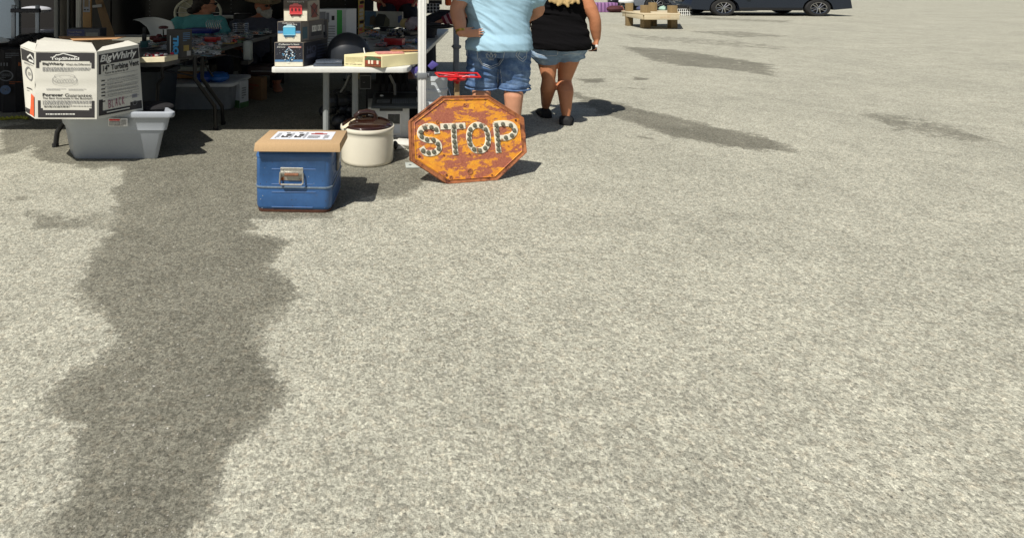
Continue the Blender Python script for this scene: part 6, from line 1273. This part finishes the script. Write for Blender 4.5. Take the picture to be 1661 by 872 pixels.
def vehicle(name, label, base, facing, L, Wd, Ht, bodym, kind='suv'):
    """built along local x (front at +x), then every vertex turned and placed"""
    t = empty(name, base, label, 'car', 'parked vehicles at the far side of the lot')
    before = set(C.objects)
    Bp = Vector(base); wb = L*.29; wr = .36; hw = Wd/2
    def P3(x, y, z): return Bp+Vector((x, y, z))
    low = [(-L/2,.35),(-L/2+.03,.62),(-L/2+.06,.95),(-L*.44,1.02),(L*.2,1.05),(L*.40,.97),(L*.475,.82),(L/2,.58),(L/2-.02,.30)]
    und = [(L/2-.02,.30)]
    def arch(cx): return [(cx+(wr+.07)*math.cos(a_), .36+(wr+.07)*math.sin(a_)) for a_ in [R(10+16*k) for k in range(11)]]
    bot = [(wb+.45, .26)]+[p for p in arch(wb)]+[(wb-.45, .25), (-wb+.45, .25)]+[p for p in arch(-wb)]+[(-wb-.45, .28)]
    prof = low+bot
    mb = MB(); rings = []
    for y, inset, dz in ((-hw, .0, 0), (-hw*.94, 0, .0), (hw*.94, 0, 0), (hw, 0, 0)):
        rings.append([P3(x*(.985 if abs(y) == hw else 1), y if not (z > .8) else y*.965, z) for x, z in prof])
    mb.rings(rings, bodym, cap=True); mb.build('body', t, smooth=35)
    roof = [(-L*.47,1.0),(-L*.42,Ht-.12),(-L*.36,Ht),(L*.02,Ht),(L*.08,Ht-.04),(L*.235,1.0)]
    mb = MB(); mb.rings([[P3(x, y*(1-.22*(z-1.0)/(Ht-1.0)), z) for x, z in roof] for y in (-hw*.95, hw*.95)], bodym); mb.build('cabin', t, smooth=35)
    glz = M('car_glass', (22, 26, 30), rough=.05, spec=.8)
    for y in (-1, 1):
        for x0, x1, x2, x3 in ((-.40, -.19, -.19, -.345), (-.175, .02, .02, -.175), (.035, .185, .06, .035)):
            mb = MB(); zt_ = Ht-.1; yt = hw*.95*(1-.22*(zt_-1)/(Ht-1))+.012; mb.prism([P3(x0*L, y*(hw*.95+.004), 1.05), P3(x1*L, y*(hw*.95+.004), 1.05), P3(x2*L, y*yt, zt_), P3(x3*L, y*yt, zt_)], (0, y*.004, 0), glz); mb.build('window', t)
    mb = MB(); mb.prism([P3(L*.243, -hw*.86, 1.03), P3(L*.243, hw*.86, 1.03), P3(L*.085, hw*.72, Ht-.06), P3(L*.085, -hw*.72, Ht-.06)], (.008, 0, .006), glz); mb.build('windscreen', t)
    for y in (-1, 1):
        mb = MB(); mb.hexa([P3(L*.455, y*hw*.62, .74), P3(L*.47, y*hw*.97, .74), P3(L*.40, y*hw*1.005, .80), P3(L*.40, y*hw*.7, .80), P3(L*.45, y*hw*.62, .90), P3(L*.45, y*hw*.975, .88), P3(L*.39, y*hw*1.0, .92), P3(L*.39, y*hw*.7, .93)], M('headlight_glass', (226, 226, 214), rough=.1), .01); mb.build('headlight', t)
        mb = MB(); mb.box(P3(-L*.485, y*hw*.9, .85), (.1, .16, .22), M('tail_red', (150, 20, 20), rough=.2), bevel=.02); mb.build('tail_light', t)
        mb = MB(); mb.box(P3(L*.16, y*(hw+.09), 1.06), (.12, .18, .13), bodym, bevel=.03); mb.build('mirror', t)
        for xx in (-.06, -.22):
            mb = MB(); mb.box(P3(L*xx, y*(hw+.008), .9), (.18, .03, .03), chrome, bevel=.006); mb.build('door_handle', t)
        mb = MB(); mb.box(P3(0, y*(hw+.002), .32), (wb*2-.9, .03, .10), black, bevel=.01); mb.build('sill', t)
        mb = MB(); mb.ell(P3(L*.475, y*hw*.78, .45), (.03, .06, .05), M('headlight_glass', (226, 226, 214)), 12); mb.build('fog_lamp', t)
    mb = MB(); mb.box(P3(L*.497, 0, .68), (.03, Wd*.5, .18), black, bevel=.01)
    for k in range(3): mb.box(P3(L*.505, 0, .62+.06*k), (.02, Wd*.48, .015), chrome)
    mb.build('grille', t); mb = MB(); mb.box(P3(L*.5, 0, .36), (.06, Wd*.9, .12), black, bevel=.02); mb.build('bumper', t)
    for x in (-wb, wb):
        for y in (-1, 1): wheel(t, P3(x, y*(hw-.10), .36), .36, .22, 5, ax=(0, y, 0))
    # turn and squash
    rt = Matrix.Rotation(facing, 4, 'Z')
    def go(o):
        for ch in o.children:
            if ch.type == 'MESH':
                for v in ch.data.vertices: w = rt@v.co; v.co = Vector((w.x, w.y, w.z*ZS))
                ch.data.update()
            go(ch)
    go(t); return t
navy = M('car_navy', (26, 30, 40), rough=.18, var=.08, scale=3, coat=1); gry = M('car_grey', (122, 128, 136), rough=.22, var=.06, scale=3, coat=1, metal=.3)
# dark suv: its front wheel stands at (1177, 27) with the nose to the left
wp = G(1178, 26.5); suv = vehicle('parked_suv', 'dark navy suv nose left at the far right of the lot', (wp.x+4.7*.29, wp.y+.85, 0), R(176), 4.7, 1.85, 1.72, navy)
wp = G(1066, 19); car = vehicle('parked_car', 'grey parked car with alloy wheel behind the timber bench', (wp.x+4.5*.29, wp.y+1.0, 0), R(180), 4.5, 1.8, 1.6, gry)
# wire rack / iron fence pieces
fn2 = empty('iron_rack', (xat(1112, 18.5), 18.5, 0), 'black iron rack standing between the grey car and the dark suv', 'rack'); 
mb = MB()
for k in range(7): mb.tube([Vector((xat(1102+3.6*k, 18.5), 18.5, .02)), Vector((xat(1102+3.6*k, 18.5), 18.5, .62))], .012, black, 6)
mb.tube([Vector((xat(1100, 18.5), 18.5, .6)), Vector((xat(1126, 18.5), 18.5, .6))], .014, black, 6); mb.tube([Vector((xat(1100, 18.5), 18.5, .3)), Vector((xat(1126, 18.5), 18.5, .3))], .012, black, 6); mb.build('rails', fn2)
mb = MB()
for k in range(8): mb.tube([Vector((xat(1096+3.2*k, 17.9), 17.9, 0)), Vector((xat(1096+3.2*k, 17.9), 17.9, .2))], .009, white, 6)
for z in (.04, .12, .2): mb.tube([Vector((xat(1095, 17.9), 17.9, z)), Vector((xat(1121, 17.9), 17.9, z))], .009, white, 6)
mb.thing('wire_basket', 'low white wire basket on the ground before the iron rack', 'basket')
# purple bin, signs, motor scooters and bits in front of the far cars
mb = MB(); a, c = G(966, 20.5), G(1001, 20.5); bk4 = Vector((.1, .6, 0)); lil = M('crate_lilac', (150, 110, 156), rough=.55, var=.12); mb.hexa([a, c, c+bk4, a+bk4]+[v+Vector((0, 0, zat(3.5, 20.7)*1.0)) for v in (a-Vector((.05, 0, 0)), c+Vector((.03, 0, 0)), c+bk4, a+bk4)], lil, .02)
for k in range(6): p = a+(c-a)*(k+.5)/6; mb.box(p+Vector((0, -.015, .18)), (.03, .02, .3), M('crate_lilac_dark', (110, 78, 120)))
mb.thing('lilac_crate', 'lilac plastic crate at the far side of the lot beside the walking woman', 'crate')
mb = MB(); a = G(985, 18.5); mb.box((a.x+.2, 22.2, .55), (1.3, .3, .06), M('board_olive', (150, 150, 120)), bevel=.01)
for dx in (-.55, .55): mb.box((a.x+.2+dx, 22.2, .27), (.05, .25, .54), M('leg_black', (26, 26, 28)))
mb.thing('small_table', 'pale small table behind the lilac crate', 'table')
def scooter(px, d, col, label, sc=1.0, rz=0):
    t = empty('motor_scooter', (xat(px, d), d, 0), label, 'scooter', 'scooters at the far side of the lot'); x = xat(px, d)
    def q(u, v, z): return Vector((x+(u*math.cos(rz)-v*math.sin(rz))*sc, d+(u*math.sin(rz)+v*math.cos(rz))*sc, z*sc*ZS))
    for u in (-.45, .45):
        mb = MB(); c = q(u, 0, .27); mb.tube([Vector((c.x+.22*sc*math.cos(a_)*math.cos(rz), c.y+.22*sc*math.cos(a_)*math.sin(rz), c.z+.22*sc*ZS*math.sin(a_))) for a_ in [2*math.pi*k/24 for k in range(24)]], .045*sc, rubber, 8, close=True); w_ = mb.build('wheel', t)
        mb = MB()
        for k in range(6): a_ = math.pi*k/3; mb.tube([c, Vector((c.x+.2*sc*math.cos(a_)*math.cos(rz), c.y+.2*sc*math.cos(a_)*math.sin(rz), c.z+.2*sc*ZS*math.sin(a_)))], .012*sc, chrome, 5)
        mb.build('rim', w_)
    mb = MB(); mb.ell(q(-.25, 0, .62), (.34*sc, .14*sc, .15*sc), col, 18); mb.ell(q(-.05, 0, .40), (.25*sc, .12*sc, .08*sc), black, 14); mb.tube([q(.0,0,.40), q(.25,0,.42), q(.38,0,.75), q(.33,0,1.0)], .06*sc, col, 10); mb.build('body', t)
    mb = MB(); mb.ell(q(-.22, 0, .80), (.28*sc, .12*sc, .05*sc), black, 16); mb.build('seat', t)
    mb = MB(); mb.tube([q(.30,-.28,1.02), q(.34,0,.98), q(.30,.28,1.02)], .02*sc, black, 8); mb.build('handlebar', t)
    mb = MB(); mb.ell(q(.43, 0, .82), (.07*sc, .08*sc, .06*sc), plastic_white, 12); mb.build('headlight', t)
for a in ((1006, 21.5, M('paint_black', (26, 28, 34), rough=.25), 'black scooter beside the lilac crate', .75, .2), (1022, 20.5, M('paint_white', (220, 222, 220), rough=.3), 'white scooter behind the left post of the timber bench', .8, .5), (1037, 21.0, M('paint_navy', (36, 44, 84), rough=.3), 'navy scooter behind the middle of the timber bench', .8, -.3)): scooter(*a)
mb = MB(); c = G(1003, 19.5); mb.lathe(c, [(.16, 0), (.2, .03), (.14, .18), (.12, .2)], M('pot_rust', (150, 70, 50), rough=.8), 18); mb.thing('clay_pot', 'reddish clay pot on the ground beneath the black scooter', 'pot')
for k, (px, c_, lab) in enumerate(((1046, (60, 66, 96), 'navy bag on the ground right of the navy scooter'), (1082, (150, 176, 160), 'pale green cushion behind the right bench post'), (1093, (214, 214, 208), 'white sack on the ground left of the iron rack'), (997, (70, 30, 34), 'dark red sack between the lilac crate and clay pot'))):
    mb = MB(); p = G(px, 20.5); mb.ell((p.x, p.y, .12), (.28, .2, .12), M('sack_%s' % ('navy', 'sage', 'white', 'maroon')[k], c_, rough=.8, var=.4, scale=8, bump=.4), 16); mb.thing('ground_sack', lab, 'sack')
